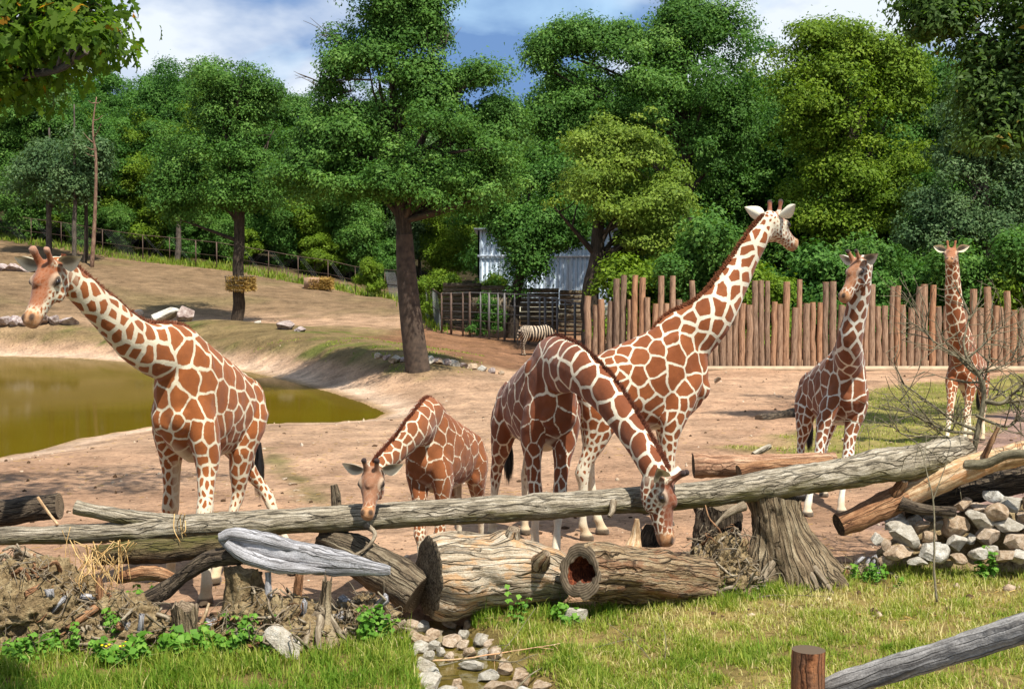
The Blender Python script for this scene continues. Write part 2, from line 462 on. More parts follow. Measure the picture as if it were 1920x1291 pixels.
grass_r = zone([(1440, 856), (1500, 800), (1600, 745), (1700, 722), (1930, 704), (2300, 690), (2300, 760), (1930, 760), (1850, 790), (1800, 850), (1640, 905), (1430, 880), (1400, 840)], 0.6, namp=1.1, nsc=0.7, seed=6)
paint(grass_r, lin(136, 130, 70), 0.95)
paint(grass_r * sstep(0.05, 0.5, n_mid), lin(158, 140, 88), 0.7)
gravel = zone([(1640, 990), (1650, 920), (1800, 870), (1850, 800), (1900, 765), (2000, 720), (2300, 720), (2300, 1000)], 0.25, namp=0.5, nsc=1.2, seed=8)
paint(gravel, lin(158, 130, 116))
front = sstep(0.2, -0.2, GPp[:, 1] - np.interp(GPp[:, 0], [-5.6, -4, -1.2, -0.6, 0, 2, 4, 6.5], [11.2, 11.3, 11.5, 11.7, 11.9, 12.6, 13.6, 14.6]) + 0.25 * n_mid)
paint(front, lin(142, 124, 74))
seep = zone([(500, 840), (520, 850), (560, 890), (610, 935), (640, 960), (600, 962), (560, 915), (510, 870), (490, 845)], 0.25, namp=0.35, nsc=1.5, seed=12)
paint(seep, lin(112, 106, 62), 0.85)
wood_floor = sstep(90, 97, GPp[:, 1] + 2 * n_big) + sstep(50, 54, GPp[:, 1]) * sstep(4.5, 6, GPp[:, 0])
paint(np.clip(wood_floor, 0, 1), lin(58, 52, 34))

gm = Mat("ground_soil")
tcg = gm.new("ShaderNodeTexCoord").outputs["Object"]
gc = gm.attr("soil").outputs["Color"]
gn1 = gm.noise(tcg, 1.3, 8, 0.65); gn2 = gm.noise(tcg, 9.0, 10, 0.78); gn3 = gm.noise(tcg, 55.0, 4, 0.7)
g1 = gm.mix(1.0, gc, gm.ramp(gn1.outputs["Fac"], [(0.32, (0.60, 0.60, 0.58)), (0.5, (0.96, .95, .94)), (0.68, (1.24, 1.22, 1.18))]).outputs[0], 'MULTIPLY')
g2 = gm.mix(1.0, g1, gm.ramp(gn2.outputs["Fac"], [(0.36, (0.52, 0.50, 0.48)), (0.47, (0.95, 0.95, 0.95)), (0.62, (1.22, 1.21, 1.2))]).outputs[0], 'MULTIPLY')
gn0 = gm.noise(tcg, 0.45, 5, 0.6); g2 = gm.mix(1.0, g2, gm.ramp(gn0.outputs["Fac"], [(0.34, (0.78, 0.76, 0.74)), (0.62, (1.1, 1.1, 1.1))]).outputs[0], 'MULTIPLY')
gv_ = gm.new("ShaderNodeTexVoronoi"); gv_.inputs["Scale"].default_value = 5.0; gm.link(tcg, gv_.inputs["Vector"])
spk = gm.math('MULTIPLY', gm.maprange(gv_.outputs["Distance"], 0.06, 0.13, 1, 0), gm.maprange(gn1.outputs["Fac"], 0.52, 0.62, 0, 1))
g3 = gm.mix(gm.math('MULTIPLY', spk, 0.6), g2, lin(84, 66, 48))
gm.base(g3); gm.rough(0.95, 0.1)
gh = gm.math('ADD', gm.math('MULTIPLY', gn2.outputs["Fac"], 1.0), gm.math('MULTIPLY', gn3.outputs["Fac"], 0.5))
ghv = gm.new("ShaderNodeTexVoronoi", feature='SMOOTH_F1'); ghv.inputs["Scale"].default_value = 3.2; ghv.inputs["Randomness"].default_value = 1.0
ghn = gm.noise(tcg, 3.0, 3); ghm = gm.new("ShaderNodeVectorMath", operation='ADD'); gm.link(tcg, ghm.inputs[0]); gm.link(ghn.outputs["Color"], ghm.inputs[1]); gm.link(ghm.outputs[0], ghv.inputs["Vector"])
gh = gm.math('ADD', gh, gm.math('MULTIPLY', gm.maprange(ghv.outputs["Distance"], 0.05, 0.35, 0, 1), 0.9))      # hoof dents
gm.bump(gh, 0.85, 0.07)
g_me = np_mesh("ground", GV, gfaces, {"soil": ("POINT", "FLOAT_COLOR", np.c_[np.clip(gcol, 0, 1), np.ones(len(GV))])})
ground = put("ground", g_me, None, gm.m, True); tag(ground, kind="structure")

# pond and brook water: olive, still, faintly rippled
def water_mat(name, c, ripple, trans=0.0):
    m = Mat(name); tc = m.new("ShaderNodeTexCoord").outputs["Object"]
    n = m.noise(m.mapping(tc, (1.0, 2.2, 1)), 1.6, 5, 0.55); n2 = m.noise(tc, 0.25, 4, 0.6)
    m.base(m.mix(n2.outputs["Fac"], tuple(x * 0.75 for x in c), tuple(x * 1.3 for x in c)))
    m.rough(0.05, 0.16); m.b.inputs["IOR"].default_value = 1.33
    m.bump(n.outputs["Fac"], ripple, 0.02); m.b.inputs["Specular IOR Level"].default_value = 0.0; m.b.inputs["Roughness"].default_value = 1.0
    gl = m.new("ShaderNodeBsdfGlossy"); gl.inputs["Roughness"].default_value = 0.06; fr = m.new("ShaderNodeFresnel"); fr.inputs["IOR"].default_value = 1.33
    bp = m.new("ShaderNodeBump"); bp.inputs["Strength"].default_value = ripple; bp.inputs["Distance"].default_value = 0.02; m.link(n.outputs["Fac"], bp.inputs["Height"]); m.link(bp.outputs[0], gl.inputs["Normal"])
    mx = m.new("ShaderNodeMixShader"); m.link(m.math('MULTIPLY', fr.outputs[0], 0.5), mx.inputs[0]); m.link(m.b.outputs[0], mx.inputs[1]); m.link(gl.outputs[0], mx.inputs[2]); m.link(mx.outputs[0], m.out.inputs["Surface"]); return m.m      # turbid, wind-roughened water
def flat_poly(poly, z, grow=0.0):
    P = np.asarray(poly)[:, :2]; c = P.mean(0)
    P = c + (P - c) * (1 + grow)
    me = bpy.data.meshes.new("sheet"); me.from_pydata([(p[0], p[1], z) for p in P], [], [tuple(range(len(P)))]); me.update(); return me
mW = water_mat("olive_pond_water", lin(86, 71, 12), 0.05)
pond = put("pond_water", flat_poly([(-70, 17), (4, 17), (4, 66), (-70, 66)], WATER_Z), None, mW); tag(pond, kind="structure")
mW2 = water_mat("shallow_brook_water", lin(98, 84, 22), 0.2)
brook = put("brook_water", flat_poly([GP(700, 1130, STREAM_Z), GP(900, 1150, STREAM_Z), GP(1140, 1370, STREAM_Z), GP(760, 1370, STREAM_Z)], STREAM_Z), None, mW2); tag(brook, kind="structure")
# ================================================================ GIRAFFES
def loft(rings, n=22):
    """rings: (centre, side, up, half_width, r_top, r_bottom)"""
    th = np.linspace(0, 2 * math.pi, n, endpoint=False); co, si = np.cos(th), np.sin(th)
    V = []
    for c, s, u, w, rt, rb in rings:
        V.append(np.asarray(c)[None] + np.outer(co * w, s) + np.outer(np.where(si > 0, si * rt, si * rb), u))
    m = len(rings); V = np.concatenate(V)
    i = np.arange(m - 1)[:, None] * n; j = np.arange(n)[None]; j2 = (j + 1) % n
    q = np.stack([i + j, i + j2, i + n + j2, i + n + j], -1).reshape(-1, 4)
    a = len(V); V = np.vstack([V, rings[0][0], rings[-1][0]])
    jj = np.arange(n); k2 = (jj + 1) % n; last = (m - 1) * n
    t = np.vstack([np.stack([np.full(n, a), k2, jj], -1), np.stack([np.full(n, a + 1), last + jj, last + k2], -1)])
    return V, [q, t]
def ball(c, r, fr=None, n=12):
    u = np.linspace(0, math.pi, n); v = np.linspace(0, 2 * math.pi, n * 2, endpoint=False)
    rings = []; fr = np.eye(3) if fr is None else fr
    for a in u[1:-1]:
        rings.append((np.asarray(c) + fr[:, 0] * (-math.cos(a) * r[0]), fr[:, 1], fr[:, 2], math.sin(a) * r[1], math.sin(a) * r[2], math.sin(a) * r[2]))
    return loft(rings, n * 2)
def voxel_body(parts, voxel, smooth_it=4):
    V, F3, F4, n = [], [], [], 0
    for v, fs in parts:
        for f in fs: (F4 if f.shape[1] == 4 else F3).append(f + n)
        V.append(v); n += len(v)
    me = np_mesh("raw", np.concatenate(V), [np.concatenate(F4), np.concatenate(F3)])
    o = bpy.data.objects.new("raw", me); COL.objects.link(o)
    md = o.modifiers.new("r", 'REMESH'); md.mode = 'VOXEL'; md.voxel_size = voxel; md.adaptivity = 0
    sm = o.modifiers.new("s", 'SMOOTH'); sm.factor = 0.5; sm.iterations = smooth_it
    dg = bpy.context.evaluated_depsgraph_get(); dg.update()
    ev = o.evaluated_get(dg); m2 = ev.to_mesh()
    nv = len(m2.vertices); co = np.empty(nv * 3, np.float32); m2.vertices.foreach_get("co", co)
    no = np.empty(nv * 3, np.float32); m2.vertices.foreach_get("normal", no)
    m2.calc_loop_triangles()
    npy = len(m2.polygons); lt = np.empty(npy, np.int32); m2.polygons.foreach_get("loop_total", lt)
    ls = np.empty(npy, np.int32); m2.polygons.foreach_get("loop_start", ls)
    lv = np.empty(len(m2.loops), np.int32); m2.loops.foreach_get("vertex_index", lv)
    fq = np.stack([lv[ls[lt == 4] + k] for k in range(4)], 1) if (lt == 4).any() else np.zeros((0, 4), int)
    ft = np.stack([lv[ls[lt == 3] + k] for k in range(3)], 1) if (lt == 3).any() else np.zeros((0, 3), int)
    ev.to_mesh_clear(); bpy.data.objects.remove(o); bpy.data.meshes.remove(me)
    return co.reshape(-1, 3).astype(float), no.reshape(-1, 3).astype(float), fq, ft

# torso rings, adult with withers at 2.70 m: x, top, bottom, half width
TORSO = [(-0.80, 1.92, 1.70, .07), (-0.76, 1.99, 1.58, .15), (-0.66, 2.07, 1.44, .235), (-0.48, 2.17, 1.37, .30), (-0.25, 2.28, 1.33, .325), (0.0, 2.39, 1.29, .335), (0.25, 2.51, 1.27, .34), (0.46, 2.62, 1.29, .325), (0.62, 2.68, 1.36, .29), (0.76, 2.62, 1.44, .25), (0.88, 2.46, 1.55, .19), (0.95, 2.25, 1.70, .11)]
HIND = [(-.46, .16, 1.88, .20, .12), (-.47, .19, 1.70, .235, .145), (-.45, .215, 1.52, .215, .135), (-.44, .215, 1.32, .16, .115), (-.50, .205, 1.10, .105, .082), (-.60, .195, .90, .072, .058), (-.625, .19, .80, .074, .056), (-.60, .19, .66, .05, .044), (-.59, .19, .45, .042, .038), (-.58, .19, .26, .046, .041), (-.575, .19, .17, .056, .05), (-.55, .19, .11, .05, .047), (-.53, .19, .06, .072, .062), (-.525, .19, 0.0, .085, .072)]
FORE = [(.60, .13, 2.10, .23, .10), (.62, .19, 1.85, .21, .12), (.58, .215, 1.62, .19, .125), (.53, .215, 1.42, .145, .112), (.52, .205, 1.22, .10, .083), (.53, .195, 1.0, .077, .066), (.55, .19, .84, .078, .07), (.56, .19, .77, .083, .073), (.54, .19, .66, .052, .05), (.535, .19, .45, .041, .04), (.53, .19, .26, .046, .044), (.53, .19, .17, .058, .053), (.55, .19, .11, .05, .048), (.565, .19, .06, .075, .066), (.57, .19, 0.0, .088, .078)]
# head: along, up, down, half width
HEAD = [(-.10, .04, .07, .06), (-.06, .095, .13, .105), (.02, .13, .175, .135), (.10, .145, .195, .148), (.17, .146, .195, .150), (.24, .13, .175, .138), (.32, .104, .148, .112), (.40, .086, .126, .094), (.48, .076, .112, .085), (.55, .078, .105, .088), (.61, .074, .098, .086), (.655, .055, .08, .07), (.675, .02, .045, .045)]
BROWN = {}
def coat_mat(name, b1, b2, cream, rough=0.74):
    m = Mat(name); tc = m.new("ShaderNodeTexCoord").outputs["Object"]
    e = m.attr("edge").outputs["Fac"]; lw = m.attr("lw").outputs["Fac"]; pat = m.attr("pat").outputs["Fac"]; cr = m.attr("cell").outputs["Fac"]
    ov = m.attr("ovr")
    n = m.noise(tc, 26.0, 5, 0.65); n2 = m.noise(tc, 5.0, 3, 0.5); n3 = m.noise(tc, 140.0, 2, 0.6)
    ee = m.math('ADD', e, m.math('MULTIPLY', m.math('SUBTRACT', n.outputs["Fac"], 0.5), 0.024))
    mk = m.maprange(m.math('SUBTRACT', ee, lw), -0.0032, 0.0032, 0, 1)
    mk = m.math('MULTIPLY', mk, pat)
    br = m.mix(m.math('ADD', m.math('MULTIPLY', cr, 0.55), m.math('MULTIPLY', n2.outputs["Fac"], 0.5)), b1, b2)
    br = m.mix(m.math('MULTIPLY', m.maprange(e, 0.02, 0.09, 0, 1), 0.22), br, tuple(x * 0.62 for x in b1))
    cm = m.mix(n2.outputs["Fac"], tuple(x * 0.86 for x in cream), cream)
    c = m.mix(mk, cm, br)
    c = m.mix(ov.outputs["Alpha"], c, ov.outputs["Color"])
    n4 = m.noise(tc, 2.6, 5, 0.6); c = m.mix(1.0, c, m.ramp(n4.outputs["Fac"], [(0.3, (0.78, 0.76, 0.74)), (0.65, (1.08, 1.08, 1.08))]).outputs[0], 'MULTIPLY')
    c = m.mix(1.0, c, m.ramp(n3.outputs["Fac"], [(0.3, (0.84, 0.83, 0.82)), (0.7, (1.08, 1.08, 1.08))]).outputs[0], 'MULTIPLY')
    m.base(c); m.rough(rough, 0.16)
    m.b.inputs["Sheen Weight"].default_value = 0.12; m.b.inputs["Sheen Roughness"].default_value = 0.5
    h = m.math('ADD', m.math('MULTIPLY', n3.outputs["Fac"], 0.5), n.outputs["Fac"])
    m.bump(h, 0.35, 0.010); return m.m
eye_m = plain_mat("dark_eye", (0.012, 0.008, 0.006), 0.08, 0.6, 0.1, 6, 0, 0)
mane_ms = {}
tuft_m = plain_mat("black_tail_hair", (0.012, 0.010, 0.009), 0.45, 0.4, 0.3, 30)

def voronoi_coat(P, N, spacing, scale_n, rng, cap=1500):
    """seeds by dart throwing with varying spacing, then distance to the cell edge at every vertex"""
    n = len(P); E = np.concatenate([P, N * scale_n], 1).astype(np.float32)
    sub = rng.permutation(n)[:max(3500, n // 6)]; Es = E[sub]; sps = spacing[sub].astype(np.float32)
    arr = np.empty((cap, 6), np.float32); k = 0; alive = np.ones(len(sub), bool)
    for i in range(len(sub)):
        if not alive[i]: continue
        if k >= cap: break
        arr[k] = Es[i]; k += 1
        alive &= ((Es - Es[i]) ** 2).sum(1) > (0.5 * (sps + sps[i]) * 0.86) ** 2
    S = arr[:k].copy()
    for it in range(2):                                                # relax a little
        d = (Es ** 2).sum(1)[:, None] + (S ** 2).sum(1)[None] - 2 * Es @ S.T; near = d.argmin(1)
        cnt = np.maximum(np.bincount(near, minlength=k), 1).astype(float)
        cen = np.stack([np.bincount(near, Es[:, q], k) / cnt for q in range(6)], 1)
        S = (0.6 * S + 0.4 * cen).astype(np.float32)
    edge = np.empty(n); cell = np.empty(n); rnd = rng.random(k)
    order = np.argsort(P[:, 2]); mx = float(spacing.max()) * 1.9
    for c in np.array_split(order, max(1, n // 700)):
        z0, z1 = P[c, 2].min(), P[c, 2].max(); x0, x1 = P[c, 0].min(), P[c, 0].max()
        sel = np.where((S[:, 2] > z0 - mx) & (S[:, 2] < z1 + mx))[0]
        T_ = S[sel]
        d = np.maximum(0, (E[c] ** 2).sum(1)[:, None] + (T_ ** 2).sum(1)[None] - 2 * E[c] @ T_.T)
        idx = np.argpartition(d, 5, axis=1)[:, :6]; dd = np.take_along_axis(d, idx, 1)
        o = np.argsort(dd, 1); idx = np.take_along_axis(idx, o, 1); dd = np.take_along_axis(dd, o, 1)
        s1 = T_[idx[:, 0]]; best = np.full(len(c), 1e9)
        for q in range(1, 6):
            L = np.linalg.norm(T_[idx[:, q]] - s1, axis=1) + 1e-6
            best = np.minimum(best, (dd[:, q] - dd[:, 0]) / (2 * L))
        edge[c] = best; cell[c] = rnd[sel[idx[:, 0]]]
    return edge, cell

def giraffe(label, seed, heading, withers, k, neck, muzzle, feet=None, head_len=1.0, voxel=0.0175, b1=None, b2=None, cream=None, lw=1.0, cell=1.0, horn_tip=(0.03, 0.02, 0.018), head_up=None, ear=(0.0, 0.0), tail_sway=0.0, face=(0.26, 0.085, 0.03), mane_c=(0.14, 0.045, 0.02), neck_fat=1.0, lower_spots=0.0):
    """withers: world point of the withers; neck: world centre points from just above the shoulder to the skull; muzzle: world tip."""
    rng = np.random.default_rng(seed)
    f = np.array([math.cos(heading), math.sin(heading), 0]); l = np.array([-f[1], f[0], 0]); up = np.array([0, 0, 1.0])
    w = np.asarray(withers, float)
    org = w - k * (0.60 * f); gzv = 0.0
    org[2] = 0.0
    kz = w[2] / 2.68                                  # height scale from the withers height
    W = lambda x, y, z: org + f * (x * k) + l * (y * k) + up * (z * kz)
    parts = []
    parts.append(loft([(W(x, 0, (t + b) / 2), l, up, hw * k, (t - b) / 2 * kz, (t - b) / 2 * kz) for x, t, b, hw in TORSO], 26))
    # shoulder blades and haunches
    for s in (-1, 1):
        parts.append(ball(W(.55, .16 * s, 1.95), (.20 * k, .155 * k, .42 * kz), np.stack([f, l, up], 1)))
        parts.append(ball(W(-.50, .15 * s, 1.78), (.24 * k, .155 * k, .31 * kz), np.stack([f, l, up], 1)))
        parts.append(ball(W(-.40, .19 * s, 2.05), (.10 * k, .06 * k, .07 * kz), np.stack([f, l, up], 1), 9))
        parts.append(ball(W(.50, .25 * s, 2.18), (.06 * k, .05 * k, .27 * kz), np.stack([f, l, up], 1), 9))
        parts.append(ball(W(.43, .25 * s, 1.46), (.09 * k, .06 * k, .10 * kz), np.stack([f, l, up], 1), 9))
        parts.append(ball(W(-.36, .25 * s, 1.42), (.09 * k, .06 * k, .11 * kz), np.stack([f, l, up], 1), 9))
        parts.append(ball(W(.84, .10 * s, 1.78), (.13 * k, .12 * k, .16 * kz), np.stack([f, l, up], 1)))
    legs = []
    for nm, tpl, s in (("fl", FORE, 1), ("fr", FORE, -1), ("hl", HIND, 1), ("hr", HIND, -1)):
        foot = W(tpl[-1][0], tpl[-1][1] * s, 0); tgt = foot if not feet or feet.get(nm) is None else np.asarray(feet[nm], float)
        sh = tgt - foot; rings = []
        for x, y, z, rx, ry in tpl:
            t = max(0.0, 1 - z / tpl[1][2]); t = min(1.0, t * 1.06)
            c = W(x, y * s, z) + sh * t
            lf = 1.2 if z > .6 else 1.12
            rings.append((c, l, f, ry * k * lf, rx * k * (lf if z < 1.5 else 1.05), rx * k * (lf if z < 1.5 else 1.05)))
        # rings run down: side l, "up" f gives fore-aft radius
        parts.append(loft(rings, 16)); legs.append([r[0] for r in rings])
    # neck
    NP = [W(.50, 0, 2.12), W(.66, 0, 2.36)] + [np.asarray(p, float) for p in neck]
    C = spline(NP, 40)
    L = np.concatenate([[0], np.cumsum(np.linalg.norm(np.diff(C, axis=0), axis=1))]); s_ = L / L[-1]
    poll = C[-1]; hl = 0.66 * k * head_len; kh = k * head_len
    hx = nrm(np.asarray(muzzle, float) - poll)
    hu = np.asarray(head_up, float) if head_up is not None else up
    hz = nrm(hu - hx * np.dot(hu, hx)); hy = np.cross(hz, hx)
    T = nrm(np.gradient(C, axis=0)); rings = []; dors = []
    side_end = hy - T[-1] * np.dot(hy, T[-1]); side_end = nrm(side_end)
    for i in range(len(C)):
        a = s_[i] ** 1.2
        sd = nrm(l * (1 - a) + side_end * a); sd = nrm(sd - T[i] * np.dot(sd, T[i])); dv = np.cross(T[i], sd)
        rv = np.interp(s_[i], [0, .12, .25, .45, .7, .9, 1], [.42, .40, .33, .25, .19, .158, .15]) * k * neck_fat
        rl = np.interp(s_[i], [0, .12, .25, .45, .7, .9, 1], [.25, .24, .215, .185, .152, .128, .12]) * k * neck_fat
        rings.append((C[i], sd, dv, rl, rv, rv)); dors.append((C[i] + dv * rv, dv, sd, T[i]))
    parts.append(loft(rings, 20))
    # head
    H = lambda x, y, z: poll + hx * (x * kh) + hy * (y * kh) + hz * (z * kh)
    parts.append(loft([(H(x, 0, 0), hy, hz, hw * kh, u_ * kh, d_ * kh) for x, u_, d_, hw in HEAD], 22))
    hf = np.stack([hx, hy, hz], 1)
    for s in (-1, 1):
        parts.append(ball(H(.19, .125 * s, .05), (.07 * kh, .045 * kh, .05 * kh), hf, 9))
        parts.append(ball(H(.60, .055 * s, .04), (.045 * kh, .03 * kh, .035 * kh), hf, 8))
        parts.append(ball(H(.20, .095 * s, -.10), (.14 * kh, .045 * kh, .075 * kh), hf, 9))
        b0, b1_ = H(.055, .065 * s, .10), H(-.02, .085 * s, .29)
        Ct = np.array([b0 * (1 - t) + b1_ * t for t in (0, .3, .6, .85, 1.0)])
        vv, ff, _ = tube(Ct, np.array([.052, .037, .031, .038, .031]) * kh, 12, up=hx); parts.append((vv, ff))
    parts.append(ball(H(.23, 0, .122), (.085 * kh, .06 * kh, .04 * kh), hf, 9))
    # tail stem
    tb = W(-.77, 0, 1.90); tail = spline([tb, W(-.85, .02, 1.80), W(-.89, .03 + tail_sway * .3, 1.6), W(-.88, .03 + tail_sway, 1.22)], 14)
    vv, ff, _ = tube(tail, np.linspace(.04, .017, 14) * k, 10, up=f); parts.append((vv, ff))
    P, N, fq, ft = voxel_body(parts, voxel * max(0.8, k), 3)
    P = P + N * (.015 * k * fbm(P * (6.0 / k) * np.array([1, 1, .6]) + seed, 3, seed))[:, None]
    # ---- where each vertex is
    B = P - org; bx, by, bz = (B @ f) / k, (B @ l) / k, P[:, 2] / kz
    hp = (P - poll) @ hf / kh; hX, hY, hZ = hp.T
    hr_ = np.interp(hX, [r[0] for r in HEAD], [max(r[1:]) for r in HEAD])
    is_head = (hX > -.02) & (hX < .72) & (np.hypot(hY, hZ) < hr_ * 1.35 + .02)
    horn = (hX > -.09) & (hX < .13) & (hZ > .13) & (hZ < .38) & (np.abs(hY) < .16); is_head |= horn
    dn = np.full(len(P), 1e9); sn = np.zeros(len(P)); dvn = np.zeros(len(P))
    for i in range(6, len(C)):
        d = np.linalg.norm(P - C[i], axis=1); bt = d < dn; dn[bt] = d[bt]; sn[bt] = s_[i]; dvn[bt] = ((P[bt] - C[i]) @ rings[i][2]) / rings[i][4]
    nr = np.interp(sn, s_, [r[4] for r in rings]) * 1.12
    is_neck = (dn < nr) & ~is_head & (sn > .14)
    torso_like = (bz > 1.42) | is_neck | is_head
    leg = ~torso_like & ~is_neck & ~is_head
    # ---- spacing of patches and width of the pale net
    sp = np.full(len(P), .235)
    sp = np.where(is_neck, np.interp(sn, [.1, .4, .8, 1], [.245, .23, .175, .13]), sp)
    spleg = np.interp(bz, [.3, .7, 1.0, 1.3, 1.5, 1.75], [.06, .075, .105, .145, .18, .235])
    sp = np.where(~is_neck & ~is_head, np.minimum(sp, spleg), sp)
    sp = np.where(is_head, .062, sp)
    sp *= k * cell * (1 + .5 * vnoise(P * (3.2 / k) + seed, seed))
    PS = P.copy(); PS[:, 2] *= .86      # flank patches stand taller than wide
    edge, cel = voronoi_coat(PS + .035 * k * np.stack([vnoise(P * (7 / k) + q * 9.1, seed + q) for q in range(3)], 1) * (~is_head)[:, None], N, sp, 0.10 * k, rng)
    w_ = np.full(len(P), .0118)
    w_ = np.where(is_neck, np.interp(sn, [.1, .35, .7, 1], [.015, .021, .024, .02]), w_)
    w_ = np.where(leg, np.interp(bz, [.45, .75, 1.0, 1.35], [.034, .021, .015, .0125]), w_)
    w_ = np.where(is_head, .011, w_) * lw * k
    pat = np.ones(len(P))
    lo = .52 - lower_spots
    pat = np.where(leg, sstep(lo, lo + .22, bz), pat)
    pat *= np.where(~is_neck & ~is_head, 1 - sstep(.55, .9, -N[:, 2]) * sstep(1.6, 1.45, bz), 1)
    pat *= np.where(leg & (bz < 1.3), 1 - .75 * sstep(.55, .95, -(N @ l) * np.sign(by)), 1)       # pale inside of the legs
    # ---- face, horns, hooves
    ov = np.zeros((len(P), 4)); fc = np.array(face); cm = np.array(cream)
    def ovr(mask, col, a):
        ov[:, :3] = np.where((mask * a > 0)[:, None], ov[:, :3] * (1 - (mask * a)[:, None]) + np.array(col) * (mask * a)[:, None], ov[:, :3]) if False else ov[:, :3]
        m = (mask * a)[:, None]; na = ov[:, 3:] * (1 - m) + m
        ov[:, :3] = np.where(na > 1e-4, (ov[:, :3] * ov[:, 3:] * (1 - m) + np.array(col) * m) / np.maximum(na, 1e-4), ov[:, :3]); ov[:, 3:] = na
    ih = is_head.astype(float)
    nz_ = fbm(hp * 22, 3, seed)
    top = ih * sstep(.0, .6, (N @ hz) + .25 * nz_) * sstep(.56, .45, hX)
    ovr(ih * sstep(.10, .0, hX), cm * .95, .35)
    ovr(top * (hZ > -.02), fc, .92)
    ovr(ih * sstep(.50, .58, hX + .015 * nz_), np.array([.42, .21, .09]), .92)                 # tan muzzle
    ovr(ih * sstep(.045, .02, np.sqrt(((hX - .615) / 1.3) ** 2 + (np.abs(hY) - .052) ** 2 + (hZ - .066) ** 2)), (.03, .02, .015), .9)   # nostrils
    ovr(ih * sstep(.012, .004, np.abs(hZ + .05 - .02 * (hX - .6))) * sstep(.50, .54, hX) * (np.abs(hY) > .02), (.10, .05, .03), .7)     # mouth line
    de = np.sqrt(((hX - .205) * .8) ** 2 + (np.abs(hY) - .158) ** 2 + ((hZ - .05) * 1.25) ** 2)
    ovr(ih * sstep(.10, .07, de), cm * .9, .4)
    ovr(ih * sstep(.056, .04, de), (.03, .018, .012), .9)
    hn = horn.astype(float) * (hZ > .15)
    ovr(hn, fc * .95, .95); ovr(hn * sstep(.235, .265, hZ), horn_tip, .95)
    ovr((bz < .5) * (~is_head & ~is_neck) * sstep(.075, .055, bz), (.07, .045, .025), .95)
    ovr((bz < .5) * (~is_head & ~is_neck) * sstep(.30, .12, bz) * sstep(.055, .075, bz), (.42, .27, .12), .55)
    ovr(((bx < -.83) & (bz > 1.15) & (np.abs(by) < .16 + abs(tail_sway)) & ~is_head & ~is_neck) * sstep(1.5, 1.3, bz), (.10, .05, .03), .85)
    # ---- ears as islands of the same mesh
    Vs, Fq, Ft, n0 = [P], [fq], [ft], len(P)
    ext = {"edge": [edge], "lw": [w_], "pat": [pat], "cell": [cel], "ovr": [ov]}
    for s in (-1, 1):
        base = H(.0, .118 * s, .06)
        ed = nrm(hy * s * 1.0 + hz * (.22 + ear[0]) - hx * (.22 + ear[1])); fr_ = nrm(hx * .75 + hz * .35 + hy * s * .3); wd = nrm(np.cross(ed, fr_)); fr_ = np.cross(wd, ed)
        a, b = np.meshgrid(np.linspace(0, 1, 11), np.linspace(-1, 1, 9), indexing='ij')
        wid = .088 * np.interp(a, [0, .15, .35, .55, .8, 1], [.35, .75, 1, .92, .5, .03]) * kh
        for lay in (0, 1):
            cup = (b ** 2) * wid * .75 - (.008 * kh if lay else 0) + a * a * .02 * kh
            Q = base + ed * (a * .285 * kh)[..., None] + wd * (b * wid)[..., None] + fr_ * cup[..., None]
            ii = (np.arange(10)[:, None] * 9 + np.arange(8)[None]).ravel()
            q = np.stack([ii, ii + 1, ii + 10, ii + 9], 1)
            Vs.append(Q.reshape(-1, 3)); Fq.append((q if lay else q[:, ::-1]) + n0); n0 += 99
            col = np.tile(np.append(cm * 1.02, 1.0), (99, 1))
            if lay == 0:
                dk = (sstep(.75, .35, np.abs(b + .15)) * sstep(.02, .12, a) * sstep(.85, .5, a)).ravel()
                col[:, :3] = col[:, :3] * (1 - .8 * dk[:, None]) + np.array([.05, .04, .03]) * .8 * dk[:, None]
            for kk, vv in (("edge", np.ones(99)), ("lw", np.zeros(99)), ("pat", np.zeros(99)), ("cell", np.zeros(99)), ("ovr", col)): ext[kk].append(vv)
    at = {q: ("POINT", "FLOAT", np.concatenate(ext[q])) for q in ("edge", "lw", "pat", "cell")}
    at["ovr"] = ("POINT", "FLOAT_COLOR", np.concatenate(ext["ovr"]))
    me = np_mesh("giraffe_body", np.concatenate(Vs), [np.concatenate(Fq), np.concatenate(Ft) if len(ft) else np.zeros((0, 3), int)], at)
    root = thing("giraffe", label, "giraffe", (org[0], org[1], 0))
    put("body", me, root, coat_mat("giraffe_coat", b1, b2, cream), True)
    for s in (-1, 1):
        g = Geo(); v, fs = ball(H(.205, .150 * s, .046), (.034 * kh, .024 * kh, .028 * kh), hf, 9); g.add(v, fs)
        put("eye", g.mesh("eye"), root, eye_m, True)
    # mane: short upright hair along the crest of the neck
    key = tuple(mane_c)
    if key not in mane_ms: mane_ms[key] = plain_mat("mane_hair", mane_c, 0.7, 0.2, 0.35, 25)
    D = np.array([d[0] for d in dors]); DV = np.array([d[1] for d in dors]); DS = np.array([d[2] for d in dors]); DT = np.array([d[3] for d in dors])
    nh = 3200; u = rng.uniform(.13, .985, nh) * (len(D) - 1); i0 = u.astype(int); fr2 = (u - i0)[:, None]; i1 = np.minimum(i0 + 1, len(D) - 1)
    lerp = lambda A: A[i0] * (1 - fr2) + A[i1] * fr2
    p0 = lerp(D) + lerp(DS) * rng.normal(0, .011 * k, nh)[:, None] - lerp(DV) * (.018 * k)
    hh = (rng.uniform(.035, .07, nh) * k * np.interp(u / (len(D) - 1), [.12, .25, .9, 1], [.5, 1, 1, .7]))[:, None]
    tip = p0 + (lerp(DV) + lerp(DS) * rng.normal(0, .22, nh)[:, None] + lerp(DT) * rng.normal(-.15, .3, nh)[:, None]) * hh
    wv = lerp(DT) * (.010 * k) * rng.uniform(.6, 1.3, nh)[:, None] + lerp(DS) * rng.normal(0, .004, nh)[:, None]
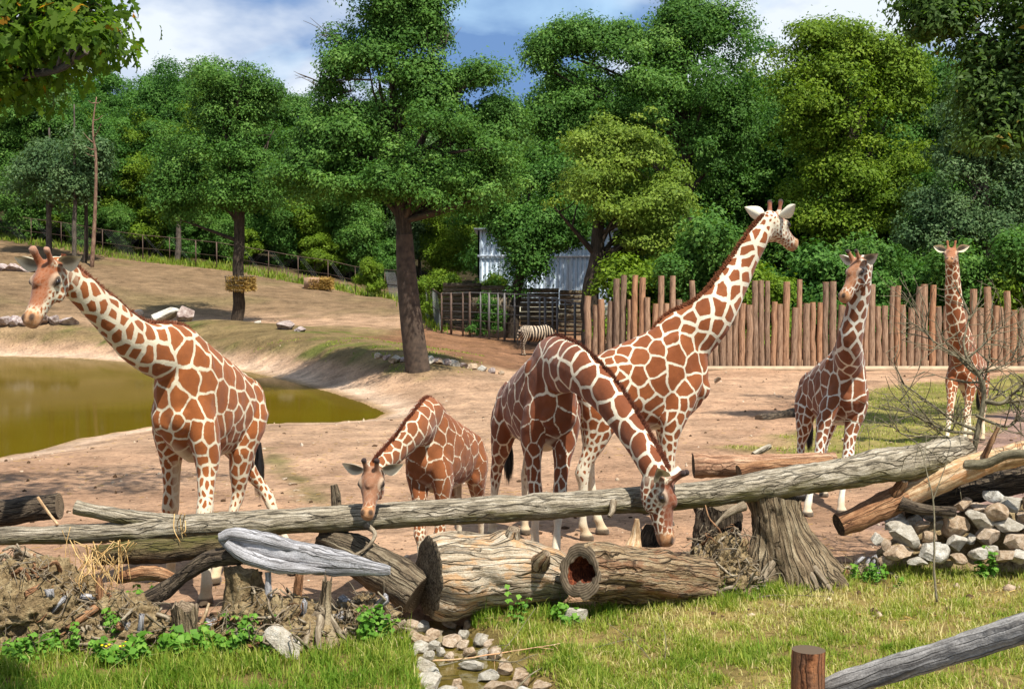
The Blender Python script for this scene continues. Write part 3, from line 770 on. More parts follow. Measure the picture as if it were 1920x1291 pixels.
    MV = np.stack([p0 - wv, p0 + wv, tip], 1).reshape(-1, 3)
    put("mane", np_mesh("mane", MV, np.arange(nh * 3).reshape(-1, 3)), root, mane_ms[key])
    te = tail[-1]; nh = 260; a = rng.uniform(0, 2 * math.pi, nh); rr = rng.uniform(0, .03, nh) * k
    p0 = te + np.stack([np.cos(a) * rr, np.sin(a) * rr, rng.uniform(0, .14, nh) * k], 1); ln = rng.uniform(.30, .55, nh) * k
    tip = te + np.stack([np.cos(a) * rr * 1.9, np.sin(a) * rr * 1.9, -ln], 1); midp = (p0 + tip) / 2 + np.stack([np.cos(a) * .025 * k, np.sin(a) * .025 * k, np.zeros(nh)], 1)
    wv = np.stack([-np.sin(a), np.cos(a), 0 * a], 1) * (.006 * k)
    TV = np.stack([p0 - wv, p0 + wv, midp + wv, midp - wv, tip], 1).reshape(-1, 3); ix = np.arange(nh)[:, None] * 5
    put("tail_tuft", np_mesh("tail_tuft", TV, [ix + np.array([[0, 1, 2, 3]]), ix + np.array([[3, 2, 4]])]), root, tuft_m)
    return root

def hd(dx, dy): return math.atan2(dy, dx)
G = GP
# 1 - tall adult at the left, walking left towards the camera
giraffe("large adult giraffe at the far left standing beside the pond", 11, hd(-.31, -.95), PT(344, 612, 12.5), 0.93,
        [PT(262, 645, 11.95), PT(196, 585, 11.55), PT(140, 532, 11.25), PT(104, 500, 11.05)], PT(62, 592, 10.78),
        {"fl": G(384, 1132), "fr": G(318, 1085), "hl": G(402, 1092), "hr": G(552, 1074)},
        b1=(.235, .066, .014), b2=(.335, .105, .026), cream=(.70, .62, .44), lw=1.05, cell=.80, head_len=.97, neck_fat=.90, tail_sway=.02, horn_tip=(.40, .22, .14), ear=(.05, -.1), face=(.27, .085, .03), mane_c=(.16, .05, .022))
# 2 - calf
giraffe("small young giraffe with its head lowered over the long log", 23, hd(-.45, -.88), PT(803, 752, 12.95), 0.70,
        [PT(778, 805, 12.5), PT(748, 838, 12.25), PT(718, 866, 12.0), PT(701, 884, 11.85)], PT(688, 972, 11.55),
        {"fl": G(822, 1100), "fr": G(787, 1112), "hl": G(899, 1052), "hr": G(858, 1062)}, head_len=1.05,
        b1=(.20, .062, .018), b2=(.28, .092, .028), cream=(.70, .61, .44), lw=.62, cell=.98, face=(.27, .13, .07), mane_c=(.15, .045, .022), lower_spots=.0)
# 3 - grazing over the log
giraffe("dark brown giraffe bending its neck down over the log to the ground", 37, hd(.40, -1.15), PT(1034, 640, 14.2), 0.95,
        [PT(1080, 692, 13.55), PT(1134, 738, 13.1), PT(1182, 805, 12.75), PT(1216, 862, 12.45), PT(1234, 894, 12.35)], PT(1250, 1012, 12.25),
        {"fl": G(1044, 1068), "fr": G(1006, 1052), "hl": G(985, 1000), "hr": G(924, 1005)}, head_len=1.05, head_up=(.92, -.35, .15),
        b1=(.140, .038, .012), b2=(.21, .060, .019), cream=(.70, .62, .46), lw=.85, cell=1.12, ear=(-.05, .15), face=(.19, .062, .03), mane_c=(.13, .04, .02), tail_sway=-.05, neck_fat=.92)
# 4 - tall, looking away
giraffe("tall giraffe in the middle with neck raised, looking away to the right", 41, hd(.97, .24), PT(1272, 590, 15.55), 1.0,
        [PT(1336, 590, 15.6), PT(1374, 528, 15.75), PT(1412, 458, 15.9), PT(1444, 412, 16.0)], PT(1489, 462, 16.42),
        {"fl": G(1252, 985), "fr": G(1236, 1010), "hl": G(1130, 1000), "hr": G(1100, 1012)}, head_len=.98,
        b1=(.20, .054, .014), b2=(.285, .085, .022), cream=(.71, .65, .49), lw=1.1, cell=.76, ear=(.1, .25), face=(.24, .08, .04), mane_c=(.17, .055, .022))
# 5 - facing the camera
giraffe("pale-faced giraffe standing on the turf facing the camera", 53, hd(.20, -1.2), PT(1588, 640, 17.5), 0.90,
        [PT(1592, 645, 16.9), PT(1604, 590, 16.75), PT(1614, 530, 16.6), PT(1618, 492, 16.5)], PT(1580, 562, 16.34),
        {"fl": G(1578, 962), "fr": G(1515, 966), "hl": G(1545, 930), "hr": G(1502, 935)},
        b1=(.16, .050, .018), b2=(.225, .074, .026), cream=(.68, .64, .52), lw=1.0, cell=.95, ear=(.05, .0), face=(.36, .16, .075), mane_c=(.14, .05, .025))
# 6 - far right, behind the dead branch
giraffe("slender giraffe at the far right behind the bare branches", 67, hd(-.55, -.85), PT(1806, 628, 24.4), 0.82,
        [PT(1794, 610, 24.0), PT(1788, 560, 23.85), PT(1786, 510, 23.7), PT(1784, 474, 23.6)], PT(1780, 492, 23.08),
        {"fl": G(1806, 842), "fr": G(1773, 846), "hl": G(1842, 826), "hr": G(1818, 826)}, voxel=.023,
        b1=(.20, .056, .015), b2=(.28, .085, .025), cream=(.76, .66, .46), lw=.75, cell=.85, horn_tip=(.3, .12, .05), ear=(.1, -.05), face=(.36, .14, .06), mane_c=(.2, .07, .03), neck_fat=1.15, lower_spots=.2)
# ================================================================ LOGS, STUMPS AND ROCKS OF THE BARRIER
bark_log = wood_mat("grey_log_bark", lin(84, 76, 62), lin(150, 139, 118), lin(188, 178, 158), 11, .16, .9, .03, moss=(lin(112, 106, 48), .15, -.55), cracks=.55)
bark_old = wood_mat("dark_log_bark", lin(40, 34, 28), lin(84, 72, 58), lin(124, 110, 90), 13, .22, 1.0, .035, cracks=.6)
bark_moss = wood_mat("mossy_log_bark", lin(44, 38, 28), lin(96, 80, 58), lin(136, 118, 88), 13, .25, 1.0, .035, moss=(lin(86, 86, 30), -.2, .9), cracks=.5)
wood_silver = wood_mat("silvered_driftwood", lin(112, 108, 106), lin(158, 156, 156), lin(186, 185, 187), 12, .025, .8, .015, cracks=.75)
wood_pale = wood_mat("pale_rotten_wood", lin(104, 88, 68), lin(178, 162, 136), lin(214, 204, 184), 9, .14, 1.0, .03, cracks=.7, stain=lin(176, 132, 84))
wood_crumbly = wood_mat("crumbling_log_wood", lin(86, 62, 44), lin(162, 138, 104), lin(198, 180, 148), 9, .2, 1.1, .05, cracks=.75, stain=lin(128, 84, 54))
wood_red = wood_mat("reddish_split_wood", lin(108, 76, 56), lin(158, 120, 92), lin(186, 156, 126), 12, .06, .7, .015, cracks=.5)
wood_peel = wood_mat("peeled_golden_wood", lin(130, 92, 60), lin(196, 166, 126), lin(222, 206, 178), 9, .05, .5, .012, cracks=.2, stain=lin(176, 118, 66))
wood_orange = wood_mat("orange_inner_bark", lin(84, 56, 38), lin(142, 102, 70), lin(176, 138, 102), 11, .09, .8, .02, cracks=.5)
wood_stump = wood_mat("weathered_stump_wood", lin(62, 50, 36), lin(128, 110, 84), lin(172, 156, 126), 9, .12, 1.0, .04, cracks=.7)
wood_plank = wood_mat("split_timber", lin(52, 44, 34), lin(110, 96, 76), lin(150, 138, 114), 12, .05, .9, .025, cracks=.7)
dirt_mat_ = Mat("dry_root_soil")
_tc = dirt_mat_.new("ShaderNodeTexCoord").outputs["Object"]; _a = dirt_mat_.noise(_tc, 9, 8, .7); _b = dirt_mat_.noise(_tc, 45, 5, .7)
dirt_mat_.base(dirt_mat_.mix(1.0, dirt_mat_.ramp(_a.outputs["Fac"], [(.32, lin(80, 64, 44)), (.5, lin(152, 130, 94)), (.68, lin(190, 170, 130))]).outputs[0], dirt_mat_.ramp(_b.outputs["Fac"], [(.3, (.6, .6, .6)), (.6, (1.1, 1.1, 1.1))]).outputs[0], 'MULTIPLY'))
dirt_mat_.rough(.95, .1); dirt_mat_.bump(dirt_mat_.math('ADD', _a.outputs["Fac"], _b.outputs["Fac"]), .9, .05); dirt = dirt_mat_.m
root_m = wood_mat("grey_root_wood", lin(64, 54, 42), lin(118, 104, 84), lin(160, 148, 126), 18, .1, .8, .01)
end_mat = Mat("cut_end_grain"); _g = end_mat.attr("grain").outputs["Vector"]; _w = end_mat.new("ShaderNodeTexWave", wave_type='RINGS', rings_direction='Z'); _w.inputs["Scale"].default_value = 14; _w.inputs["Distortion"].default_value = 3; end_mat.link(_g, _w.inputs["Vector"])
_n2 = end_mat.noise(_g, 12, 5, .6)
end_mat.base(end_mat.mix(1.0, end_mat.ramp(_w.outputs["Fac"], [(0, lin(96, 82, 66)), (1, lin(140, 124, 102))]).outputs[0], end_mat.ramp(_n2.outputs["Fac"], [(.3, (.5, .48, .46)), (.65, (1.1, 1.1, 1.1))]).outputs[0], 'MULTIPLY')); end_mat.rough(.9, .1); end_mat.bump(_n2.outputs["Fac"], .4, .01); end_m = end_mat.m

def pxlog(pts, n=60, extra=None):
    """pts (px, py, d, r_px) -> path, radii in metres"""
    A = np.array([np.append(PT(p[0], p[1], p[2]), M(p[3], p[2])) for p in pts]); S = spline(A, n); return S[:, :3], np.maximum(S[:, 3], .004)
def log_geo(C, r, seg=34, rough=.10, rs=5, seed=0, grooves=.06, flat=1.0, knots=(), up=(0, 0, 1), gfreq=9, endcaps=True):
    V, fs, uv = tube(C, r, seg, up, flat, caps=False, rough=rough, rs=rs, seed=seed, grooves=grooves, gfreq=gfreq)
    n = len(C); T = nrm(np.gradient(C, axis=0))
    ax = np.repeat(C, seg, 0); V = V + nrm(V - ax) * (np.repeat(r, seg) * (.16 * fbm(V * (.55 / r.mean()) + seed * 3.3, 2, seed + 40) + .05 * fbm(V * (2.6 / r.mean()) + seed, 3, seed + 60)))[:, None]
    for t, ang, amp, wd in knots:                     # swellings at old branch collars
        T_, N_, B_ = frames(C, up); i = int(t * (n - 1)); kd = N_[i] * math.sin(ang) + B_[i] * math.cos(ang); kp = C[i] + kd * r[i]
        dd = np.linalg.norm(V - kp, axis=1); ri = np.repeat(r, seg)
        V = V + (kd[None] * (amp * np.exp(-(dd / wd) ** 2))[:, None])
    g = Geo(); g.add(V, fs, uv)
    if endcaps:                                        # slightly recessed, uneven sawn ends
        for i, sgn in ((0, -1), (n - 1, 1)):
            ring = V[i * seg:(i + 1) * seg]; c = ring.mean(0); E = [ring]
            for q, dp in ((.96, .012), (.6, .006), (.25, .010)): E.append(c + (ring - c) * q + T[i] * sgn * r[i] * dp * 3 - T[i] * sgn * .004)
            E = np.concatenate(E + [c[None] - T[i] * sgn * .003]); fsq = []; k = 3 * seg
            j = np.arange(seg); j2 = (j + 1) % seg
            for a in range(3):
                qd = np.stack([a * seg + j, a * seg + j2, (a + 1) * seg + j2, (a + 1) * seg + j], 1); fsq.append(qd if sgn > 0 else qd[:, ::-1])
            tr = np.stack([k + j, k + j2, np.full(seg, 4 * seg)], 1); tr = tr if sgn > 0 else tr[:, ::-1]
            loc = E - c; T_, N_, B_ = frames(C, up); gu = np.stack([loc @ N_[i], loc @ B_[i], np.zeros(len(E))], 1)
            g.add(E, [np.concatenate(fsq), tr], gu, mi=1)
    return g
def log_thing(name, label, pts, mat, cat="log", n=60, seg=34, branches=(), endm=None, part="trunk", up=(0, 0, 1), **kw):
    C, r = pxlog(pts, n); base = C[np.argmin(C[:, 2])].copy(); base[2] -= r.max()
    root = thing(name, label, cat, base)
    put(part, log_geo(C, r, seg, up=up, **kw).mesh(part), root, [mat, endm or end_m], True)
    for bp, bm, bn in branches:
        Cb, rb = pxlog(bp, 24); put(bn, log_geo(Cb, rb, 18, rough=.16, seed=3, grooves=.08).mesh(bn), root, [bm, bark_old if bn in ('barked_butt', 'broken_spur') else end_m], True)
    return root
# the long fallen trunk across the whole picture
log_thing("fallen_log", "long grey fallen trunk spanning nearly the whole width of the barrier", [(-60, 1006, 11.3, 16.7), (60, 1003, 11.4, 17.7), (200, 998, 11.5, 19.5), (330, 988, 11.6, 23.2), (600, 973, 11.9, 25.1), (760, 964, 12.05, 24.2), (900, 956, 12.25, 25.1), (1060, 946, 12.45, 25.1), (1200, 936, 12.65, 25.1), (1330, 924, 12.8, 26.0), (1480, 903, 13.0, 28.8), (1600, 884, 13.2, 30.7), (1720, 863, 13.5, 33.5), (1806, 850, 13.75, 34.4)],
          bark_log, n=300, seg=48, rough=.07, rs=4, seed=2, grooves=.05, knots=[(.28, -.4, .03, .07), (.47, .2, .025, .06), (.62, -.9, .03, .08), (.2, -.7, .03, .08)],
          branches=[([(345, 985, 11.6, 22), (270, 975, 11.55, 17), (205, 963, 11.5, 14), (158, 954, 11.45, 13), (142, 950, 11.45, 14)], bark_log, "fork_branch"), ([(1150, 940, 12.45, 7), (1148, 958, 12.3, 5.5), (1142, 968, 12.25, 4)], root_m, "branch_stub"), ([(688, 985, 11.85, 7), (703, 1000, 11.72, 4), (690, 1024, 11.65, 3.2), (655, 1046, 11.55, 2.4)], root_m, "twig"), ([(1395, 948, 12.75, 10), (1365, 962, 12.65, 6), (1340, 985, 12.6, 3)], root_m, "torn_splinter")])
log_thing("short_log", "short dark charred-looking log end at the left edge above the long trunk", [(-70, 972, 11.9, 25), (20, 960, 11.9, 26), (80, 952, 11.9, 25), (112, 949, 11.9, 24)], bark_old, seed=6, rough=.1, branches=())
log_thing("mossy_log", "mossy brown log lying under the left part of the long trunk", [(180, 1040, 11.25, 20), (260, 1034, 11.2, 23), (350, 1028, 11.2, 22), (430, 1020, 11.2, 22)], bark_moss, seed=8, rough=.14, grooves=.1)
log_thing("driftwood", "smooth silver-grey piece of driftwood lying across the root clumps", [(411, 1006, 10.85, 8), (428, 1010, 10.85, 20), (465, 1022, 10.85, 31), (520, 1036, 10.82, 34), (580, 1046, 10.8, 30), (640, 1056, 10.78, 24), (695, 1064, 10.75, 15), (722, 1068, 10.75, 11), (732, 1069, 10.75, 8)], wood_silver, "driftwood", n=90, seed=9, rough=.10, rs=3, grooves=.14, flat=.55, gfreq=6, part="body", endm=wood_silver, branches=[([(424, 1018, 10.74, 7), (450, 1036, 10.72, 13), (500, 1056, 10.7, 14), (560, 1066, 10.68, 10), (610, 1070, 10.68, 4)], wood_silver, "split_layer"), ([(412, 1008, 10.8, 9), (440, 1000, 10.8, 13), (490, 1010, 10.78, 12), (560, 1030, 10.76, 6)], wood_silver, "upper_ridge")])
log_thing("curved_branch", "curved bare branch arching down left of the driftwood", [(452, 1042, 10.82, 15), (405, 1046, 10.85, 17), (360, 1066, 10.85, 16), (318, 1100, 10.85, 16), (275, 1124, 10.8, 15), (238, 1138, 10.78, 17), (222, 1165, 10.75, 21), (214, 1205, 10.72, 24)], bark_old, "branch", n=70, seg=24, seed=10, rough=.16, grooves=.14)
log_thing("splintered_log", "broken log with pale splintered end beneath the mossy log", [(222, 1084, 11.1, 11), (265, 1074, 11.05, 14), (300, 1076, 11.05, 13), (338, 1086, 11.05, 7)], wood_orange, seed=11, rough=.2, grooves=.15, n=36, seg=24)
log_thing("split_timber", "dark split timber with a raised snag behind the driftwood", [(600, 1012, 12.0, 20), (640, 1026, 11.9, 34), (690, 1052, 11.8, 42), (740, 1082, 11.7, 44), (786, 1112, 11.6, 40)], wood_plank, "timber", seed=12, rough=.16, grooves=.2, gfreq=5, branches=[([(640, 1000, 12.15, 16), (632, 960, 12.2, 12), (629, 925, 12.2, 9), (626, 908, 12.2, 6)], wood_plank, "snag")])
# two great rotten logs
log_thing("pale_log", "thick pale bleached log with sawn end and knot holes, above the brook", [(806, 1078, 11.55, 74), (830, 1077, 11.6, 78), (900, 1075, 11.75, 76), (960, 1074, 11.85, 72), (1020, 1080, 11.95, 58), (1060, 1090, 12.0, 46)], wood_pale, n=90, seg=54, rough=.14, rs=3.2, seed=13, grooves=.10, knots=[(.55, 1.35, .09, .11), (.75, .15, .07, .10)], endm=wood_plank,
          branches=[([(958, 1020, 11.75, 18), (962, 1000, 11.72, 15), (964, 991, 11.7, 12)], wood_pale, "knot"), ([(1012, 1056, 11.60, 20), (1018, 1046, 11.52, 14), (1026, 1036, 11.48, 8)], wood_crumbly, "torn_knot")])
# hollow log: outer and inner skin, ragged annular end
C, r = pxlog([(1086, 1072, 11.42, 55), (1110, 1072, 11.55, 58), (1180, 1076, 11.75, 58), (1250, 1082, 12.0, 54), (1318, 1090, 12.25, 44)], 70)
root = thing("hollow_log", "rotten hollow log with a dark reddish cavity in its sawn end", "log", C[0] - [0, 0, r[0]])
g = log_geo(C, r, 50, rough=.16, rs=3.5, seed=15, grooves=.16, gfreq=6, endcaps=False); seg = 50
Vo = g.v[0]; ring = Vo[:seg]; c0 = ring.mean(0) + np.array([.0, 0, .02]); T0 = nrm(C[1] - C[0]); rng = np.random.default_rng(3)
th = np.linspace(0, 2 * math.pi, seg, endpoint=False); jag = .56 + .10 * np.sin(th * 2 + 1) + .05 * np.sin(th * 3 + 2) + .03 * np.sin(th * 5) + rng.normal(0, .008, seg)
inner = c0 + (ring - c0) * jag[:, None]; j = np.arange(seg); j2 = (j + 1) % seg
mid = c0 + (ring - c0) * (.5 + .5 * jag)[:, None] - T0 * .012
g.add(np.vstack([ring, mid, inner + T0 * .01]), np.concatenate([np.stack([j2, j, seg + j, seg + j2], 1), np.stack([seg + j2, seg + j, 2 * seg + j, 2 * seg + j2], 1)]), np.stack([(np.vstack([ring, mid, inner]) - c0) @ nrm(np.cross(T0, [0, 0, 1])), (np.vstack([ring, mid, inner]) - c0)[:, 2], np.zeros(3 * seg)], 1), mi=1)
ci = C[1:22]; ins = np.concatenate([inner + T0 * .01] + [C[i] + (inner - c0) * (1 - .02 * i) * (1 + .03 * rng.normal(0, 1, (seg, 1))) + np.array([0, 0, .02]) for i in range(4, 26, 3)]); m_ = len(ins) // seg
ii = (np.arange(m_ - 1)[:, None] * seg + j[None]); qq = np.stack([ii + j2[None] - j[None], ii, ii + seg, ii + seg + j2[None] - j[None]], -1).reshape(-1, 4); 
g.add(ins, [qq, np.stack([np.full(seg, len(ins)), (m_ - 1) * seg + j2, (m_ - 1) * seg + j], 1)] if False else qq, ins - c0, mi=2)
cap = np.vstack([ins[-seg:], ins[-seg:].mean(0)]); g.add(cap, np.stack([j, j2, np.full(seg, seg)], 1), cap - c0, mi=2)
end_r = ring.copy()
last = Vo[-seg:]; g.add(np.vstack([last, last.mean(0) + nrm(C[-1] - C[-2]) * .05]), np.stack([j, j2, np.full(seg, seg)], 1), np.vstack([last, last.mean(0)]) - last.mean(0), mi=0)
put("trunk", g.mesh("trunk"), root, [wood_crumbly, end_m, wood_mat("red_rotten_heartwood", lin(40, 20, 12), lin(96, 46, 26), lin(150, 84, 50), 16, .3, 1, .03)], True)
# red split logs behind the long trunk, right
log_thing("split_log", "reddish split log lying behind the long trunk at right", [(1300, 874, 13.75, 22), (1330, 873, 13.75, 23), (1420, 872, 13.8, 21), (1500, 866, 13.85, 17), (1566, 860, 13.9, 13)], wood_red, seed=17, rough=.13, grooves=.12, endm=bark_old,
          branches=[([(1385, 884, 13.55, 13), (1420, 876, 13.6, 14), (1500, 872, 13.65, 13), (1560, 864, 13.7, 9)], wood_orange, "split_half")])
log_thing("sand_log", "short grey log lying on the sand left of the turf", [(1424, 788, 28.5, 10.5), (1460, 780, 29, 10), (1495, 772, 29.6, 9)], bark_old, seed=18, n=24, seg=18)
log_thing("broken_stick", "small broken stick standing up behind the reddish split log", [(1412, 852, 14.4, 5), (1428, 844, 14.5, 6), (1443, 836, 14.6, 5)], bark_log, "stick", seed=19, n=12, seg=12)
log_thing("peeled_log", "peeled golden log with orange bark leaning at the right edge", [(1690, 932, 13.5, 25), (1740, 908, 13.5, 26), (1800, 882, 13.5, 25), (1860, 863, 13.5, 23), (1912, 850, 13.5, 22), (1980, 835, 13.5, 22)], wood_peel, n=60, seed=20, rough=.07, grooves=.04,
          branches=[([(1572, 984, 13.3, 22), (1610, 970, 13.35, 24), (1660, 948, 13.45, 26), (1694, 930, 13.5, 25)], wood_orange, "barked_butt"), ([(1678, 925, 13.4, 13), (1690, 908, 13.35, 11), (1696, 899, 13.3, 7)], wood_orange, "broken_spur"), ([(1690, 944, 13.3, 14), (1730, 954, 13.2, 11), (1775, 958, 13.15, 10), (1790, 960, 13.15, 10)], bark_old, "side_branch"), ([(1846, 856, 13.4, 7), (1856, 834, 13.35, 5.5), (1872, 800, 13.3, 4)], wood_orange, "spike")])
log_thing("dark_log", "dark barked log under the peeled log at the right edge", [(1690, 950, 13.9, 18), (1770, 932, 13.9, 23), (1850, 912, 13.9, 25), (1930, 894, 13.9, 26), (1990, 880, 13.9, 26)], bark_old, seed=22)
# ---- stumps and root clumps
def stump(name, label, px_top, y_top, r_top, px_base, d, flare, height_lobes, mat, seed, lean_top=0, roots=6, squash=1.0, top_mat=None, zb=-.1, extra_r=1.0, right=0.0):
    rng = np.random.default_rng(seed); top = PT(px_top, y_top, d); b = on_ground(px_base, d); n, seg = 34, 64
    t = np.linspace(0, 1, n); C = b[None] * (1 - t[:, None]) + top[None] * t[:, None]; C[0, 2] += zb
    th = np.linspace(0, 2 * math.pi, seg, endpoint=False); rt = M(r_top, d)
    ph = rng.uniform(0, 6.28, 4); lob = .5 + .5 * np.sin(th * height_lobes + ph[0]) * .6 + .25 * np.sin(th * (height_lobes + 2) + ph[1])
    R_ = rt * (1 + flare * (1 - t[:, None]) ** 2.2 * (.35 + lob[None]) + .05 * np.sin(th * 9 + ph[2])[None] + right * np.clip(np.cos(th), 0, 1)[None] * (1 - t[:, None]) ** 1.5)
    V = C[:, None] + np.stack([np.cos(th)[None] * R_, np.sin(th)[None] * R_ * squash, np.zeros_like(R_)], -1)
    V = V.reshape(-1, 3); off = V - np.repeat(C, seg, 0)
    q = V.copy(); q[:, 2] *= .35; dsp = fbm(q * 7 + seed, 5, seed, .6)
    V = V + nrm(off + 1e-6) * (dsp * rt * .42)[:, None]; V[-seg:, 2] += .05 * vnoise(np.c_[np.cos(th), np.sin(th), 0 * th] * 2.2 + seed, seed) + rng.normal(0, .004, seg)
    i = np.arange(n - 1)[:, None] * seg; j = np.arange(seg)[None]; j2 = (j + 1) % seg
    g = Geo(); gr = np.stack([np.tile(np.cos(th) * rt * 1.3, n), np.tile(np.sin(th) * rt * 1.3, n), V[:, 2]], 1)
    g.add(V, np.stack([i + j, i + j2, i + seg + j2, i + seg + j], -1).reshape(-1, 4), gr)
    ring = V[-seg:]; c = ring.mean(0); jj = np.arange(seg)
    g.add(np.vstack([ring, c + (ring - c) * .6 - [0, 0, .03], c[None] - [0, 0, .05]]), [np.stack([jj, (jj + 1) % seg, seg + (jj + 1) % seg, seg + jj], 1), np.stack([seg + jj, seg + (jj + 1) % seg, np.full(seg, 2 * seg)], 1)], np.vstack([ring - c, (ring - c) * .6, [[0, 0, 0]]]), mi=1)
    root = thing(name, label, "stump", b); put("trunk", g.mesh("trunk"), root, [mat, top_mat or end_m], True)
    for k in range(roots):
        a = rng.uniform(0, 6.28); s = b + np.array([math.cos(a), math.sin(a) * squash, 0]) * rt * (1 + flare * .4) + [0, 0, rng.uniform(.05, .2)]
        e = s + np.array([math.cos(a), math.sin(a), 0]) * rng.uniform(.15, .4) + [0, 0, -s[2] - .03]; v, f, u = tube(spline([s - (e - s) * .5, s, (s + e) / 2 + rng.normal(0, .03, 3), e], 8), np.linspace(.05, .015, 8), 8, rough=.2, seed=k)
        gg_ = Geo(); gg_.add(v, f, u); put("root", gg_.mesh("root"), root, root_m, True)
    return root
stump("tree_stump", "large flaring weathered stump under the right half of the long trunk", 1448, 930, 48, 1482, 13.05, 1.15, 4, wood_stump, 41, roots=10, right=.65)
stump("small_stump", "low sawn grey stump in front of the left giraffe's hoof", 345, 1138, 24, 347, 10.62, .25, 3, wood_stump, 42, roots=3)
stump("leaning_stump", "gnarled pointed stump leaning beneath the driftwood", 614, 1086, 9, 596, 10.66, 4.6, 3, wood_stump, 43, roots=7, squash=.7)
stump("dark_stump", "dark shaded stump behind the lowered giraffe head", 1345, 948, 40, 1345, 13.5, .3, 5, bark_old, 44, roots=3)
stump("sawn_block", "broad soil-covered stump under the left end of the driftwood", 455, 1070, 34, 462, 10.9, .8, 3, dirt, 45, roots=6, top_mat=dirt)
def root_clump(name, label, px, y0, y1, d, half_px, seed, n_root=60, depth=.45, roots_up=.3, chunks=10):
    rng = np.random.default_rng(seed); b = on_ground(px, d); top = PT(px, y0, d); h = top[2] - b[2]; hw = M(half_px, d)
    u, v = np.meshgrid(np.linspace(0, 2 * math.pi, 150, endpoint=False), np.linspace(0, 1, 60)); 
    rr = np.cos(v * math.pi / 2) ** .55
    V = np.stack([np.cos(u) * rr * hw, np.sin(u) * rr * depth, v * h - .1], -1).reshape(-1, 3) + b
    o = nrm(V - b - [0, 0, h * .3]); V = V + o * (fbm(V * 4.2 + seed, 6, seed, .68) * .42 * min(h, .6) + .05 * fbm(V * 14, 4, seed + 3, .7) + .03 * vnoise(V * 40, seed))[:, None]
    i = np.arange(59)[:, None] * 150; j = np.arange(150)[None]; j2 = (j + 1) % 150; g = Geo(); g.add(V, np.stack([i + j, i + j2, i + 150 + j2, i + 150 + j], -1).reshape(-1, 4))
    root = thing(name, label, "root clump", b); put("soil", g.mesh("soil"), root, dirt, True)
    fr = V[(V[:, 1] < b[1] + .05)]
    for k in range(n_root):
        s = fr[rng.integers(len(fr))]; out = nrm(np.array([rng.normal(0, .8), -abs(rng.normal(.6, .4)), rng.normal(roots_up - .3, .6)])); L = rng.uniform(.06, .26)
        e = s + out * L; m = (s + e) / 2 + rng.normal(0, .05, 3); e2 = e + nrm(rng.normal(size=3) + [0, 0, -.5]) * L * .6
        r0 = rng.choice([.006, .009, .014, .024], p=[.4, .3, .2, .1]); v_, f_, u_ = tube(spline([s - out * .05, m, e, e2], 9), np.linspace(r0, r0 * .35, 9), 6, rough=.2, seed=k); gg_ = Geo(); gg_.add(v_, f_, u_)
        if k < 40: put("root", gg_.mesh("root"), root, root_m, True)
        else: put("root", gg_.mesh("root"), root, wood_orange if k % 5 == 0 else root_m, True)
    gh_ = Geo()
    for k in range(170):
        s = fr[rng.integers(len(fr))]; out = nrm(np.array([rng.normal(0, .8), -abs(rng.normal(.5, .4)), rng.normal(-.1, .6)])); L = rng.uniform(.05, .22); e = s + out * L
        v_, f_, u_ = tube(spline([s, (s + e) / 2 + rng.normal(0, .03, 3), e + [0, 0, -.03]], 6), np.linspace(.004, .0015, 6), 4); gh_.add(v_, f_, u_)
    put("hair_roots", gh_.mesh("hair_roots"), root, root_m)["kind"] = "stuff"
    for k in range(chunks):
        s = fr[rng.integers(len(fr))]; A = nrm(rng.normal(size=(3, 3))); Q, _ = np.linalg.qr(A); v_, f_ = box(s, np.array([rng.uniform(.03, .08), rng.uniform(.02, .05), rng.uniform(.12, .3)]), Q); v_ += rng.normal(0, .012, v_.shape); gg_ = Geo(); gg_.add(v_, f_, (v_ - s) @ Q); put("wood_chunk", gg_.mesh("wood_chunk"), root, [wood_silver, wood_orange, wood_pale][k % 3])
    return root
root_clump("root_clump", "large soil-filled root clump at the bottom left corner", 60, 1022, 1190, 10.85, 165, 51, 110, .5)
root_clump("root_clump", "earthy root clump between the curved branch and the left corner clump", 225, 1096, 1200, 10.72, 110, 52, 60, .4)
root_clump("root_clump", "earth mound with roots under the driftwood", 515, 1092, 1215, 10.80, 150, 53, 90, .4)
root_clump("root_clump", "tangled roots under the tip of the driftwood beside the brook", 680, 1100, 1190, 11.0, 85, 54, 60, .3)
root_clump("root_clump", "tangle of pale dry roots between the hollow log and the big stump", 1352, 992, 1085, 12.65, 88, 55, 90, .35, .5)
root_clump("root_clump", "low woody debris at the foot of the big stump", 1610, 1040, 1070, 13.2, 60, 56, 30, .25, .3)
# upright slab and loose pieces
def shard(name, label, px, y0, y1, d, w, thick, mat, seed, lean=0.0, cat="wood piece", taper=.6):
    rng = np.random.default_rng(seed); a, b = PT(px + lean, y0, d), PT(px, y1, d); C = spline([b, (a + b) / 2 + rng.normal(0, .01, 3), a], 16); r = np.linspace(1, taper, 16) * M(w, d) / 2
    root = log_geo(C, r, 18, rough=.25, rs=8, seed=seed, grooves=.2, flat=thick, up=(1, 0, 0)).mesh(name); o = put(name, root, None, [mat, mat], True); return tag(o, label, cat)
shard("wood_slab", "upright grey wooden slab under the driftwood", 508, 1072, 1165, 10.72, 22, .5, wood_silver, 61, -6)
shard("bark_plank", "orange bark plank leaning among the roots at left", 196, 1082, 1150, 10.68, 20, .4, wood_orange, 62, -10)
shard("wood_shard", "pale pointed wood shard standing on the hollow log", 1188, 972, 1024, 12.0, 34, .5, wood_peel, 63, 6, taper=.25)
shard("wood_shard", "rusty orange slab standing behind the driftwood", 556, 1062, 1128, 11.4, 22, .5, wood_orange, 64, 8)
shard("wood_chunk", "dark chunk of wood under the grazing giraffe's muzzle", 1226, 988, 1022, 12.5, 60, .7, bark_old, 65, 4, taper=.7)
